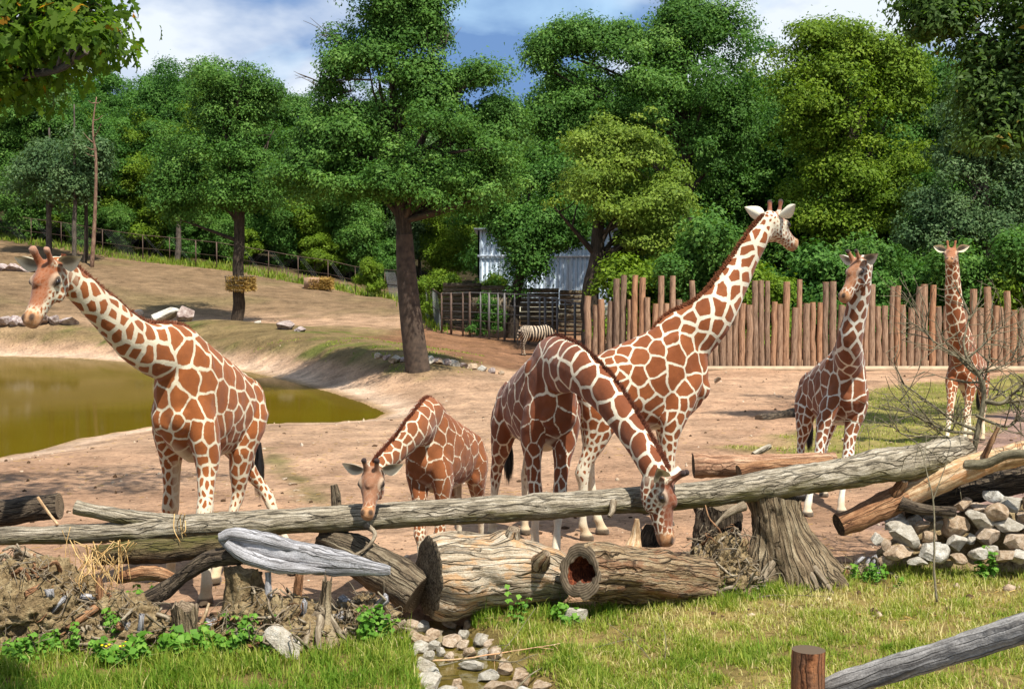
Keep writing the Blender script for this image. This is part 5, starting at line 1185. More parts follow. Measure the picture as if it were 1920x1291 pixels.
# undergrowth
px = 1215; num = 0
while px < 1960:
    d = rngT.uniform(50.5, 54); x = (px - CX) / F * d
    plant(BUSH[[0, 0, 2, 1][int(rngT.integers(4))]], "shade_bush", "dark bush crowding behind the palisade posts, " + ORD[num] + " from the left", "bush", x, d, rngT.uniform(.75, 1.05), rngT.uniform(0, 6.28), "bushes behind the palisade"); num += 1; px += 46 * rngT.uniform(.7, 1.3)
px = -20; num = 0
while px < 760:
    d = rngT.uniform(93.5, 96.5); x = (px - CX) / F * d
    plant(BUSH[[0, 1, 2][int(rngT.integers(3))]], "undergrowth_bush", "green bush growing low just behind the wire fence, " + ORD[num] + " from the left", "bush", x, d, rngT.uniform(.55, .95), rngT.uniform(0, 6.28), "bushes behind the wire fence"); num += 1; px += 52 * rngT.uniform(.6, 1.4)
for px_, d_, s_, lab in [(845, 68, .62, "pale green shrub beside the corner of the wire fence"), (800, 70, .5, "light shrub behind the leaning oak trunk"), (932, 68, .62, "young pale shrub against the blue shed wall"), (690, 84, .55, "leafy shrub inside the wire fence near the oak"), (912, 62.4, .42, "dark conical shrub standing inside the metal pen")]:
    x = (px_ - CX) / F * d_; plant(BUSH[0 if "conical" in lab else 1], "shrub", lab, "shrub", x, d_, s_, px_, None, s_ * 1.1)
# thin trees at the left edge of the wood, inside the fence
def thin(px, d, top, lean, r, label, crown, leaf, bark, seed, dead=False):
    b = on_ground(px, d)
    tree("thin_tree", label, [b - [0, 0, .3], PT(px + lean * .4, (top + 480) / 2 + 60, d), PT(px + lean * .7, (top + 480) / 2, d), PT(px + lean, top, d)], [M(r, d), M(r * .85, d), M(r * .7, d), M(r * .25, d)], [bl(c[0], c[1], d, c[2], c[3]) for c in crown], leaf, bark, 90, .7, .27, seed, 6)
thin(92, 88, 240, 0, 6, "slim grey trunk with a loose crown above the left giraffe's horns", [(90, 300, 48, 42), (60, 340, 40, 36), (115, 350, 40, 34)], grey_leaf, bark_grey, 21)
thin(141, 86, 195, -2, 4.5, "slim grey tree with a bare broken tip", [(150, 320, 40, 48), (130, 370, 36, 30)], grey_leaf, bark_grey, 22)
thin(160, 87, 290, 3, 4.5, "thin dark tree between the grey tree and the orange trunk", [(165, 350, 32, 34), (175, 310, 26, 30)], grey_leaf, bark_dark, 23)
thin(334, 93, 300, 2, 6, "pale grey trunk standing just behind the wire fence", [(336, 350, 40, 40), (330, 300, 40, 40)], deep_leaf, bark_grey, 24)
# dead orange trunk
d = 85; rng = np.random.default_rng(5); b = on_ground(174, d); g = Geo()
C = spline([b - [0, 0, .3], PT(178, 400, d), PT(180, 300, d), PT(174, 240, d), PT(181, 182, d)], 22); g.add(*tube(C, np.linspace(M(4.2, d), M(1.0, d), 22), 8, up=(0, 1, 0), rough=.12)); 
for k in range(7):
    i = int(rng.integers(11, 21)); e = C[i] + np.array([rng.choice([-1, 1]) * rng.uniform(.2, .8), rng.normal(0, .4), rng.uniform(.1, .9)])
    v, f, u = tube(spline([C[i], (C[i] + e) / 2 + [0, 0, -.1], e], 5), np.linspace(.05, .012, 5), 5); g.add(v, f, u)
rt = thing("dead_tree", "bare dead orange-brown trunk with short snags at the left", "tree", b); put("trunk", g.mesh("trunk"), rt, bark_red, True)
# bare dead twigs on the oak
def snag(parent, p, d, target, n, seed, r=.035):
    rng = np.random.default_rng(seed); g = Geo(); s = PT(*p, d); e = PT(*target, d); c = spline([s, (s + e) / 2 + rng.normal(0, .1, 3), e], 8)
    v, f, u = tube(c, np.linspace(r, r * .3, 8), 6); g.add(v, f, u)
    for k in range(n):
        i = int(rng.integers(2, 8)); q = c[i] + rng.normal(0, .35, 3) + nrm(e - s) * .35
        v, f, u = tube(spline([c[i], (c[i] + q) / 2 + rng.normal(0, .05, 3), q], 5), np.linspace(r * .45, r * .15, 5), 4); g.add(v, f, u)
    put("dead_branch", g.mesh("dead_branch"), parent, bark_grey, True)
big = bpy.data.objects["oak_tree"]
for k, a in enumerate([((690, 110), (612, 70)), ((700, 150), (598, 165)), ((800, 130), (842, 62)), ((660, 170), (590, 150))]): snag(big, a[0], 39.1, a[1], 9, 60 + k)

# ---- near trees reaching in from outside the frame: lobed oak leaves, top left
def lobed(P, N, size, rng):
    n = len(P); N = nrm(N); d = rng.normal(size=(n, 3)); d[:, 2] -= .6; d = nrm(d - N * (d * N).sum(1, keepdims=True)); s = np.cross(N, d)
    out = np.array([[0, 0], [.10, .10], [.16, .26], [.09, .34], [.26, .50], [.12, .58], [.24, .76], [.08, .82], [0, 1.0]])
    shp = np.vstack([out, out[-2:0:-1] * [-1, 1]]); m = len(shp); L = (size * rng.uniform(.7, 1.25, n))
    cup = np.abs(shp[:, 0]) * .45 - (shp[:, 1] - .3) ** 2 * .25
    V = P[:, None] + d[:, None] * ((shp[:, 1] - .1)[None] * L[:, None])[..., None] + s[:, None] * (shp[:, 0][None] * L[:, None])[..., None] + N[:, None] * (cup[None] * L[:, None])[..., None]
    return V.reshape(-1, 3), np.arange(n * m).reshape(n, m)
near_leaf = leaf_mat("near_oak_leaves", (.048, .105, .010), (.110, .180, .018), (.46, .19, .02), .55, .4)
def near_tree(name, label, trunk, rads, blobs, limbs, lsize, per, cr, seed, leafm, lob=True, redness=.012, above=None):
    rng = np.random.default_rng(seed); P, N, Rr, CC = crown_points(blobs, per, cr, rng, .5, .6)
    Rr = np.clip(Rr * .75, 0, .6); red = rng.random(len(Rr)) < redness; Rr[red] = rng.uniform(.85, 1, red.sum())
    if lob: V, f = lobed(P, N, lsize, rng)
    else: V, f = leaf_quads(P, N, lsize, rng, .42)
    root = thing(name, label, "tree", trunk[0]); g = Geo()
    C = spline(trunk, 20); v, fs, u = tube(C, np.interp(np.linspace(0, 1, 20), np.linspace(0, 1, len(rads)), rads), 14, up=(0, 1, 0), rough=.1, rs=3); g.add(v, fs, u)
    for Lp, r0 in limbs:
        c2 = spline(Lp, 16); v, fs, u = tube(c2, np.linspace(r0, r0 * .25, 16), 8, rough=.12, seed=4); g.add(v, fs, u)
        for i in range(3, 16):
            near = CC[np.argsort(((CC[:, :3] - c2[i]) ** 2).sum(1))[:6], :3]
            for e in near[rng.permutation(len(near))[:2]]:
                v, fs, u = tube(spline([c2[i], (c2[i] + e) / 2 + rng.normal(0, .04, 3), e], 6), np.linspace(r0 * .22, .004, 6), 5); g.add(v, fs, u)
    put("trunk", g.mesh("trunk"), root, bark_grey, True)
    me = np_mesh("crown", V, f, {"rnd": ("FACE", "FLOAT", Rr)}); put("crown", me, root, leafm)
    if above is not None:
        fm, _ = foliage_mesh("upper_crown", above, 60, .5, .2, rng); put("upper_crown", fm, root, oak_leaf)
    return root
D = 7.4
near_tree("overhanging_oak", "near oak branch with lobed leaves hanging into the top left corner", [np.array([-5.8, 8.2, -.3]), np.array([-5.6, 8.2, 3]), np.array([-5.4, 8.4, 7]), np.array([-5.2, 8.8, 10])], [.34, .27, .22, .12],
          [bl(*b) for b in [(20, 20, D, 70, 36, .5), (105, 50, D, 50, 30, .4), (10, 105, D, 52, 36, .5), (175, 98, D - .2, 38, 14, .25), (75, 125, D, 40, 26, .4), (0, 180, D, 30, 22, .3), (125, 10, D, 40, 22, .3), (-80, 60, D, 80, 80, .6), (-60, 160, D, 50, 46, .4)]],
          [([np.array([-5.5, 8.2, 3.9]), PT(-60, 150, D), PT(40, 140, D - .1), PT(110, 130, D - .3), PT(165, 95, D - .4)], .045), ([np.array([-5.45, 8.3, 4.8]), PT(-40, 40, D), PT(90, 30, D), PT(190, 12, D)], .035), ([np.array([-5.5, 8.2, 4.4]), PT(-20, 90, D), PT(120, 75, D), PT(225, 88, D - .2)], .03)],
          .095, 26, .20, 31, near_leaf, True, .035,
          [[-3.2, 14.6, 10.4, 1.5, 1.3, .8], [-5.0, 14.2, 10.0, 1.7, 1.5, .9], [-4.6, 12.0, 9.8, 1.3, 1.3, .7], [-6.8, 13, 9.8, 2.0, 2.0, 1.2], [-7, 9.5, 9, 1.8, 1.8, 1.4], [-8.0, 16, 10, 2.4, 2.0, 1.2]])
D = 26
near_tree("overhanging_tree", "near tree with drooping branches in the top right corner", [np.array([13.4, 26.5, -.3]), np.array([13.2, 26.5, 4]), np.array([12.9, 26.4, 8]), np.array([12.5, 26, 12])], [.38, .3, .24, .12],
          [bl(*b) for b in [(1890, 40, D, 66, 46), (1800, 20, D, 46, 30), (1905, 140, D, 52, 48), (1835, 120, D, 40, 30), (1765, 70, D, 30, 36), (1890, 235, D, 42, 36), (1850, 190, D, 34, 30), (1960, 100, D, 70, 110), (1940, 260, D, 50, 40), (1740, 35, D, 26, 30), (1860, 275, D, 40, 18)]],
          [([np.array([13.0, 26.4, 7.0]), PT(1905, 130, D), PT(1868, 85, D), PT(1810, 50, D), PT(1745, 55, D)], .10), ([np.array([13.1, 26.4, 6.0]), PT(1925, 230, D), PT(1880, 230, D), PT(1820, 250, D)], .05), ([np.array([12.9, 26.4, 8.4]), PT(1930, 30, D), PT(1860, 10, D), PT(1790, 0, D)], .06)],
          .13, 80, .46, 33, leaf_mat("near_right_leaves", (.045, .095, .018), (.100, .165, .036), (.26, .18, .03), .5, .4), False, .01,
          [[13, 27, 11.5, 2.0, 2.2, 1.2], [15.5, 27, 9.5, 2.5, 3, 2.0]])
# ================================================================ FENCES, PEN, SHED, FEEDERS
def post_mat(name, a, b, c):
    m = Mat(name); g = m.attr("grain").outputs["Vector"]; oi = m.new("ShaderNodeObjectInfo"); v = m.mapping(g, (16, 16, 1.6)); ad = m.new("ShaderNodeVectorMath", operation='ADD'); m.link(v, ad.inputs[0]); cb = m.new("ShaderNodeCombineXYZ"); m.link(m.math('MULTIPLY', oi.outputs["Random"], 40.0), cb.inputs[0]); m.link(cb.outputs[0], ad.inputs[1])
    n = m.noise(ad.outputs[0], 1.6, 6, .62, .4); col = m.ramp(n.outputs["Fac"], [(.3, a), (.5, b), (.72, c)]).outputs[0]
    col = m.mix(1.0, col, m.ramp(oi.outputs["Random"], [(0, (.66, .70, .74)), (.4, (.92, .93, .94)), (.75, (1.06, 1.0, .95)), (1, (1.14, .95, .80))]).outputs[0], 'MULTIPLY')
    nk = m.new("ShaderNodeTexVoronoi"); nk.inputs["Scale"].default_value = 3.0; m.link(m.mapping(g, (1.5, 1.5, .9)), nk.inputs["Vector"]); kn = m.maprange(nk.outputs["Distance"], .08, .16, 1, 0)
    col = m.mix(m.math('MULTIPLY', kn, .55), col, tuple(x * .45 for x in a)); m.base(col); m.rough(.85, .2); m.bump(n.outputs["Fac"], .6, .02); return m.m
pal_m = post_mat("palisade_wood", lin(92, 74, 60), lin(150, 120, 96), lin(184, 154, 128))
pal_e = plain_mat("palisade_post_top", lin(176, 122, 66), .85, .2, .3, 20)
rngP = np.random.default_rng(14)
pal = thing("palisade_fence", "tall palisade of round brown wooden posts in uneven heights", "fence", (8, 46.5, 0))
def round_post(C, r, seg, seed, rough=.06):
    V, fs, uv = tube(C, r, seg, up=(0, 1, 0), caps=False, rough=rough, rs=4, seed=seed); g = Geo(); g.add(V, fs, uv)
    ring = V[-seg:]; c = ring.mean(0); j = np.arange(seg); g.add(np.vstack([ring, c + [0, 0, .004]]), np.stack([j, (j + 1) % seg, np.full(seg, seg)], 1), mi=1); return g
px = 1098.0; k = 0; tall_px = [1150, 1168, 1189, 1205, 1242, 1266, 1303, 1413, 1428, 1443, 1481, 1502, 1543, 1556, 1632, 1668, 1682, 1716, 1737, 1751, 1832, 1845, 1893]
while px < 1990:
    d = 46.6 if px > 1210 else 46.6 + (1210 - px) * .012
    w = rngP.uniform(10, 14.5); near = min(tall_px, key=lambda q: abs(q - (px + w / 2)))
    tall = abs(near - (px + w / 2)) < w * .52
    if tall: tall_px.remove(near); tall_px = tall_px or [9999]
    yt = np.interp(px, [1098, 1300, 1900], [518, 522, 541]) + rngP.normal(0, 3) if tall else np.interp(px, [1098, 1300, 1900], [559, 568, 580]) + rngP.normal(0, 4.5)
    x = (px + w / 2 - CX) / F * d; b = np.array([x, d + rngP.normal(0, .03), -.2]); t_ = np.array([x + rngP.normal(0, .03), b[1], PT(px, yt, d)[2]]); r = M(w / 2 * .99, d)
    g = round_post(np.stack([b * (1 - q) + t_ * q + np.array([rngP.normal(0, .013), 0, 0]) for q in np.linspace(0, 1, 7)]), np.linspace(r * 1.03, r * .93, 7), 12, k)
    put("post", g.mesh("post"), pal, [pal_m, pal_e], True); px += w + rngP.uniform(-.8, .5); k += 1
g = Geo(); v, f = box(((1500 - CX) / F * 46.2, 46.25, .03), (19.6, .3, .2)); g.add(v, f); put("kerb", g.mesh("kerb"), pal, plain_mat("pale_concrete_kerb", lin(178, 156, 128), .9, .2, .2, 3))
# ---- wire fence on the hill
rust = plain_mat("rusty_steel", lin(90, 72, 60), .7, .35, .35, 9, .2)
steel = plain_mat("dull_grey_steel", lin(92, 88, 84), .55, .4, .25, 9, .3)
wire_m = plain_mat("thin_fence_wire", lin(96, 96, 94), .5, .4, .1, 9, .3, 0)
pts = [(-330, 96), (-190, 95), (-60, 94), (0, 93.4), (62, 93), (118, 92.6), (195, 92), (270, 91.4), (320, 91), (369, 90.5), (408, 90), (452, 89.6), (505, 89), (560, 88.4), (616, 87.6), (667, 86.6), (722, 84), (752, 79), (780, 73.5), (808, 68), (829, 63.5)]
FP = np.array([on_ground(*p) for p in pts]); H = 1.85
fen = thing("wire_fence", "long chain-link fence with rusty posts running down the hillside", "fence", FP[8])
for k, p in enumerate(FP):
    g = Geo(); r = .045 if k in (9, 10) else .03; v, f, u = tube(np.array([p - [0, 0, .2], p + [0, 0, H + .02]]), [r, r], 8, up=(0, 1, 0)); g.add(v, f, u); put("post", g.mesh("post"), fen, rust, True)
g = Geo(); v, f, u = tube(FP + [0, 0, H], [.026] * len(FP), 6); g.add(v, f, u); put("top_rail", g.mesh("top_rail"), fen, rust, True)
g = Geo(); v, f, u = tube(FP + [0, 0, H * .5], [.012] * len(FP), 5); g.add(v, f, u); put("middle_rail", g.mesh("middle_rail"), fen, rust, True)
Vw, Fw = [], []; n0 = 0
for k in range(len(FP) - 1):
    A, B = FP[k], FP[k + 1]; L = np.linalg.norm(B - A); nn = int(L / .17); t = np.arange(-int(H / .17), nn) / nn
    for sg in (1, -1):
        a = t if sg > 0 else t + H / L; e = t + H / L if sg > 0 else t
        z0 = np.zeros(len(t)); z1 = np.full(len(t), H)
        ok = (np.minimum(a, e) >= 0) & (np.maximum(a, e) <= 1)
        p0 = A + (B - A) * a[ok][:, None]; p1 = A + (B - A) * e[ok][:, None] + [0, 0, H]; w = np.array([.0055, 0, 0])
        q = np.stack([p0 - w, p0 + w, p1 + w, p1 - w], 1).reshape(-1, 3); Vw.append(q); Fw.append(np.arange(len(q)).reshape(-1, 4) + n0); n0 += len(q)
put("wire_mesh", np_mesh("wire_mesh", np.concatenate(Vw), np.concatenate(Fw)), fen, wire_m)["kind"] = "stuff"
# ---- metal pen with gate behind the zebra
pen = thing("metal_pen", "rusty pipe-rail pen with gate between the wire fence and the palisade", "pen", on_ground(960, 62))
top = lambda px: float(np.interp(px, [826, 885, 990, 1100], [549, 547, 551, 570]))
pd = lambda px: float(np.interp(px, [826, 1110], [63.2, 57.5]))
for k, px_ in enumerate([828, 846, 868, 881, 901, 917, 934, 946, 965, 991, 1012, 1022, 1036, 1045, 1060, 1078, 1096]):
    d = pd(px_); b = on_ground(px_, d); t_ = PT(px_, top(px_), d); g = Geo(); r = .06 if k % 2 else .042; v, f, u = tube(np.array([b - [0, 0, .2], t_]), [r, r], 8, up=(0, 1, 0)); g.add(v, f, u); put("post", g.mesh("post"), pen, rust if px_ < 900 else steel, True)
for q in (0.02, .2, .38, .56, .74, .985):
    pp = np.array([on_ground(x, pd(x)) * (1 - q) + PT(x, top(x), pd(x)) * q for x in np.linspace(828, 1098, 16)]); g = Geo(); v, f, u = tube(pp, [.03 if q > .9 else .017] * 16, 6); g.add(v, f, u); put("rail", g.mesh("rail"), pen, rust if q < .5 else steel, True)
g = Geo(); v, f = box(PT(922, 572, 62.4), (1.9, .12, .75)); g.add(v, f, v); put("hay_rack_board", g.mesh("hay_rack_board"), pen, wood_plank)
wallp = thing("plank_wall", "weathered plank wall behind the metal pen", "wall", on_ground(960, 66)); rng = np.random.default_rng(8)
for k in range(9):
    z = .25 + k * .24
    for m_ in range(4):
        x0 = -3.6 + m_ * 2.0; g = Geo(); v, f = box((x0 + 1.0 + .02 * rng.normal(), 66.2 + .02 * rng.normal() - m_ * .25, gz(x0, 66) + z), (1.97, .05, .225)); g.add(v, f, (v - v.mean(0))[:, [1, 2, 0]] + k); put("plank", g.mesh("plank"), wallp, wood_plank)
# ---- blue shed of ribbed sheet metal
shed_m = plain_mat("pale_blue_sheet_metal", lin(184, 196, 206), .5, .4, .06, 1.2, .1, .05)
d = 70; xl, xr = (896 - CX) / F * d, (1150 - CX) / F * d; zb = gz(0, 70); zt = PT(900, 432, d)[2]
shed = thing("metal_shed", "pale blue ribbed metal shed half hidden by trees", "shed", ((xl + xr) / 2, d, zb))
npan = 6
for k in range(npan):
    x0, x1 = xl + (xr - xl) * k / npan, xl + (xr - xl) * (k + 1) / npan - .012
    prof = []; nr_ = 5; w = (x1 - x0) / nr_
    for q in range(nr_): prof += [(x0 + q * w, 0), (x0 + q * w + w * .62, 0), (x0 + q * w + w * .7, -.045), (x0 + q * w + w * .92, -.045), (x0 + (q + 1) * w, 0)]
    prof = np.array(prof); V = np.concatenate([np.c_[prof[:, 0], d + prof[:, 1], np.full(len(prof), zb - .3)], np.c_[prof[:, 0], d + prof[:, 1], np.full(len(prof), zt)]]); n = len(prof); i = np.arange(n - 1); put("wall_panel", np_mesh("wall_panel", V, np.stack([i, i + 1, n + i + 1, n + i], 1)), shed, shed_m)
V, f = box((xl + .05, d + 4, (zb + zt) / 2 - .15), (.1, 8, zt - zb + .3)); put("side_wall", np_mesh("side_wall", V, f), shed, shed_m)
V, f = box(((xl + xr) / 2, d + 3.9, zt + .06), (xr - xl + .4, 8.4, .12)); put("roof", np_mesh("roof", V, f), shed, plain_mat("grey_roof_sheet", lin(120, 124, 128), .6, .3, .1, 2))
V, f = box(((xl + xr) / 2, d - .08, zb + .5), (xr - xl, .1, 1.1)); put("plinth", np_mesh("plinth", V, f), shed, plain_mat("cream_plinth", lin(190, 184, 160), .8, .2, .1, 3))
V, f = box(((xl + xr) / 2, d - .10, PT(1000, 480, d)[2]), (xr - xl + .02, .06, .12)); put("trim_strip", np_mesh("trim_strip", V, f), shed, plain_mat("white_trim", lin(205, 212, 218), .5, .3, .05, 3))
# ---- hay basket on the feeder tree
hay_m = leaf_mat("dry_hay", lin(120, 92, 44), lin(170, 138, 74), lin(200, 172, 104), .15, .8)
def straw(P, rng, L=.25, w=.006, spread=1.0, flat=.4):
    n = len(P); dv = nrm(rng.normal(size=(n, 3)) * [1, 1, flat]); l_ = (L * rng.uniform(.5, 1.3, n))[:, None]; s = nrm(np.cross(dv, rng.normal(size=(n, 3)))) * w
    a = P - dv * l_ / 2; b = P + dv * l_ / 2 - np.array([0, 0, .06]) * l_; V = np.stack([a - s, a + s, b + s, b - s], 1).reshape(-1, 3); return np_mesh("hay", V, np.arange(n * 4).reshape(-1, 4), {"rnd": ("FACE", "FLOAT", rng.random(n))})
rng = np.random.default_rng(4); d = 65.5; c = PT(446, 531, d); hw, hh = M(27, d), M(13, d)
fd = thing("hay_basket", "wire hay basket filled with hay fixed round the feeder tree", "feeder", c - [0, 0, hh]); g = Geo()
for zz in (-1, -.3, .4, 1):
    a = np.linspace(0, 2 * math.pi, 25); v, f, u = tube(np.stack([c[0] + np.cos(a) * hw * (.92 + .08 * zz), c[1] + .35 + np.sin(a) * hw * .9, np.full(25, c[2] + zz * hh)], 1), [.012] * 25, 5, caps=False); g.add(v, f, u)
for a in np.linspace(0, 2 * math.pi, 22, endpoint=False):
    v, f, u = tube(np.array([[c[0] + math.cos(a) * hw * .84, c[1] + .35 + math.sin(a) * hw * .8, c[2] - hh], [c[0] + math.cos(a) * hw, c[1] + .35 + math.sin(a) * hw * .9, c[2] + hh * 1.1]]), [.01, .01], 5); g.add(v, f, u)
put("basket", g.mesh("basket"), fd, steel)
n = 5200; a = rng.uniform(0, 6.28, n); rr = rng.random(n) ** .4; put("hay", straw(np.stack([c[0] + .08 + np.cos(a) * hw * rr * .95, c[1] + .35 + np.sin(a) * hw * rr * .85, c[2] + rng.uniform(-1, .95, n) * hh], 1), rng, .3, .011), fd, hay_m)["kind"] = "stuff"
d = 84.5; c = on_ground(598, d); hw = M(24, d); hb = thing("hay_bale", "broken yellow hay bale leaning on the wire fence", "hay bale", c)
n = 7000; put("hay", straw(np.stack([c[0] + rng.uniform(-.6, 1, n) * hw, c[1] + rng.uniform(-.5, .5, n), c[2] + .05 + rng.random(n) * .66], 1), rng, .4, .014), hb, hay_m)["kind"] = "stuff"
V, f = box(c + [-hw * .45, -.1, .42], (1.0, .85, .72)); put("bale_board", np_mesh("bale_board", V, f), hb, plain_mat("pale_bale_cover", lin(150, 122, 96), .9, .2, .3, 6))
# ---- near post and rail
near_post = wood_mat("orange_fence_post", lin(78, 46, 28), lin(132, 84, 52), lin(166, 114, 74), 12, .05, .8, .012, cracks=.8, stain=lin(104, 74, 54))
d = 6.0; px_ = 1516; r = M(31.5, d); b = np.array([(px_ - CX) / F * d, d, -.1]); t_ = PT(px_, 1217, d)
pf = thing("rail_fence", "near wooden fence of a brown post and a grey leaning rail at bottom right", "fence", b)
g = round_post(np.stack([b * (1 - q) + t_ * q for q in np.linspace(0, 1, 40)]), np.full(40, r), 48, 5, .05); put("post", g.mesh("post"), pf, [near_post, end_m], True)
C, r = pxlog([(1525, 1306, 6.1, 24), (1580, 1284, 6.0, 25), (1700, 1246, 5.85, 25), (1820, 1208, 5.7, 26), (1900, 1182, 5.6, 27), (1990, 1150, 5.5, 28)], 90)
put("rail", log_geo(C, r, 36, rough=.04, rs=4, seed=31, grooves=.10, gfreq=3).mesh("rail"), pf, [wood_mat("grey_rail_wood", lin(84, 80, 76), lin(138, 134, 128), lin(166, 162, 156), 13, .04, .7, .012, cracks=.8), end_m], True)
# ================================================================ ZEBRA
def zebra():
    seed = 5; h = hd(.93, .36); f = np.array([math.cos(h), math.sin(h), 0]); l = np.array([-f[1], f[0], 0]); up = np.array([0, 0, 1.0]); o = on_ground(1003, 55.0); k = 1.0
    W = lambda x, y, z: o + f * x * k + l * y * k + up * z * k
    T = [(-.72, 1.12, .98, .06), (-.66, 1.22, .82, .16), (-.5, 1.31, .70, .25), (-.2, 1.29, .60, .29), (.1, 1.27, .60, .29), (.35, 1.30, .66, .26), (.5, 1.30, .74, .2), (.62, 1.22, .84, .12)]
    parts = [loft([(W(x, 0, (t + b) / 2), l, up, hw, (t - b) / 2, (t - b) / 2) for x, t, b, hw in T], 20)]
    for s in (-1, 1):
        parts.append(loft([(W(x, y * s, z), l, f, ry, rx, rx) for x, y, z, rx, ry in [(-.5, .12, 1.05, .19, .12), (-.48, .15, .8, .14, .1), (-.55, .15, .55, .07, .06), (-.58, .14, .42, .05, .045), (-.55, .14, .2, .035, .032), (-.53, .14, .08, .045, .04), (-.51, .14, 0, .06, .05)]], 12))
        parts.append(loft([(W(x, y * s, z), l, f, ry, rx, rx) for x, y, z, rx, ry in [(.38, .12, 1.0, .15, .1), (.36, .14, .75, .09, .075), (.36, .13, .45, .05, .045), (.36, .13, .2, .035, .032), (.36, .13, .08, .045, .04), (.38, .13, 0, .06, .05)]], 12))
    C = spline([W(.42, 0, 1.08), W(.62, 0, 1.02), W(.8, .0, .78), W(.92, 0, .52)], 16); Tn = nrm(np.gradient(C, axis=0))
    parts.append(loft([(C[i], l, np.cross(l, Tn[i]) * -1, np.interp(i, [0, 15], [.16, .09]), np.interp(i, [0, 15], [.26, .14]), np.interp(i, [0, 15], [.26, .14])) for i in range(16)], 16))
    hx = nrm(W(1.05, 0, .05) - W(.9, 0, .52)); hz = nrm(f - hx * (f @ hx)); P0 = W(.9, 0, .52)
    parts.append(loft([(P0 + hx * a, l, hz, w, u_, d_) for a, w, u_, d_ in [(-.1, .07, .08, .08), (0, .1, .11, .13), (.15, .1, .1, .13), (.3, .075, .07, .08), (.42, .065, .06, .07), (.47, .04, .03, .04)]], 14))
    for s in (-1, 1): parts.append(loft([(P0 - hx * (.08 + a) + l * s * (.08 + a * .4), l, hz, w, w * .6, w * .6) for a, w in [(0, .03), (.08, .045), (.16, .012)]], 8))
    tl = spline([W(-.7, 0, 1.15), W(-.78, 0, 1.0), W(-.80, .02, .75), W(-.79, .02, .5)], 10); v_, f_, _ = tube(tl, np.linspace(.035, .03, 10), 8, up=f); parts.append((v_, f_))
    P, N, fq, ft = voxel_body(parts, .022, 3); B = P - o; bx, by, bz = B @ f, B @ l, B[:, 2]
    ph = bx * 2 * math.pi / .135 + fbm(P * 2.5, 2, 3) * 2.2
    ang = np.clip((-.25 - bx) / .45, 0, 1); ph = ph * (1 - ang * .8) + ang * (bz * 2 * math.pi / .15 + bx * 12)
    leg = sstep(.62, .5, bz); ph = ph * (1 - leg) + leg * (bz * 2 * math.pi / .09)
    st = sstep(-.25, .25, np.sin(ph)); st = st * (1 - .55 * leg * sstep(.45, .2, bz)); st = np.where((bx < -.74) & (bz < .72), 1, st)
    head = ((P - P0) @ hx); st = np.where((head > .34) & (bz < .5) & (bx > .8), 1, st); st = np.where(bz < .05, 1, st)
    me = np_mesh("zebra_body", P, [fq, ft] if len(ft) else [fq], {"st": ("POINT", "FLOAT", st)})
    m = Mat("zebra_coat"); a = m.attr("st").outputs["Fac"]; m.base(m.mix(m.maprange(a, .28, .48, 0, 1), (.46, .36, .25), (.025, .02, .017))); m.rough(.7, .2)  # pale stripes darkened: the zebra's shade is put into the coat colour
    r = thing("zebra", "striped zebra grazing behind the dark brown giraffe", "zebra", o); put("body", me, r, m.m, True)
    rng = np.random.default_rng(2); n = 500; u = rng.uniform(0, 15, n); i = u.astype(int); i2 = np.minimum(i + 1, 15); fr = (u - i)[:, None]; c = C[i] * (1 - fr) + C[i2] * fr; tt = Tn[i]; dv = nrm(np.cross(tt, l)); dv = np.where((dv[:, 2:] < 0), -dv, dv)
    p0 = c + dv * np.interp(u, [0, 15], [.24, .12])[:, None] + l * rng.normal(0, .012, n)[:, None]; tp = p0 + dv * rng.uniform(.07, .11, n)[:, None]; w = tt * .012
    put("mane", np_mesh("mane", np.stack([p0 - w, p0 + w, tp], 1).reshape(-1, 3), np.arange(n * 3).reshape(-1, 3)), r, tuft_m)
zebra()
# ================================================================ DEAD BUSH AT RIGHT
def twigs(label, name, mains, seed, n_side, levels=2, mat=None, spread=.5):
    rng = np.random.default_rng(seed); root = thing(name, label, "branch", PT(*mains[0][0][0][:3]))
    for pts_, r0, r1 in mains:
        A = spline(np.array([PT(*p) for p in pts_]), 30); A = A + .012 * np.stack([vnoise(A * 6 + q * 7, seed + q) for q in range(3)], 1); g = Geo(); v, f, u = tube(A, np.linspace(r0, r1, 30), 8, rough=.1, seed=seed); g.add(v, f, u)
        def side(c, r, depth, base_dir):
            for _ in range(n_side if depth == 0 else 4):
                i = int(rng.integers(5, len(c))) if depth == 0 else int(rng.integers(1, len(c))); dv = nrm(nrm(base_dir) * .55 + rng.normal(0, spread, 3) + [0, 0, .08]); L = rng.uniform(.25, .75) * (1 if depth == 0 else .55)
                e = c[i] + dv * L; m = c[i] + dv * L * .5 + rng.normal(0, .06, 3) * L; q = spline([c[i], m, e], 8); rr = max(.0035, r * (.42 if depth == 0 else .55)); v, f, u = tube(q, np.linspace(rr, .0022, 8), 5); g.add(v, f, u)
                if depth < levels - 1: side(q, rr, depth + 1, dv)
        side(A, r0, 0, A[-1] - A[0]); put("bough", g.mesh("bough"), root, mat or root_m, True)
    return root
twig_m = wood_mat("olive_twig_bark", lin(74, 68, 54), lin(108, 100, 78), lin(140, 132, 108), 30, .1, .5, .005)
D = 13.8
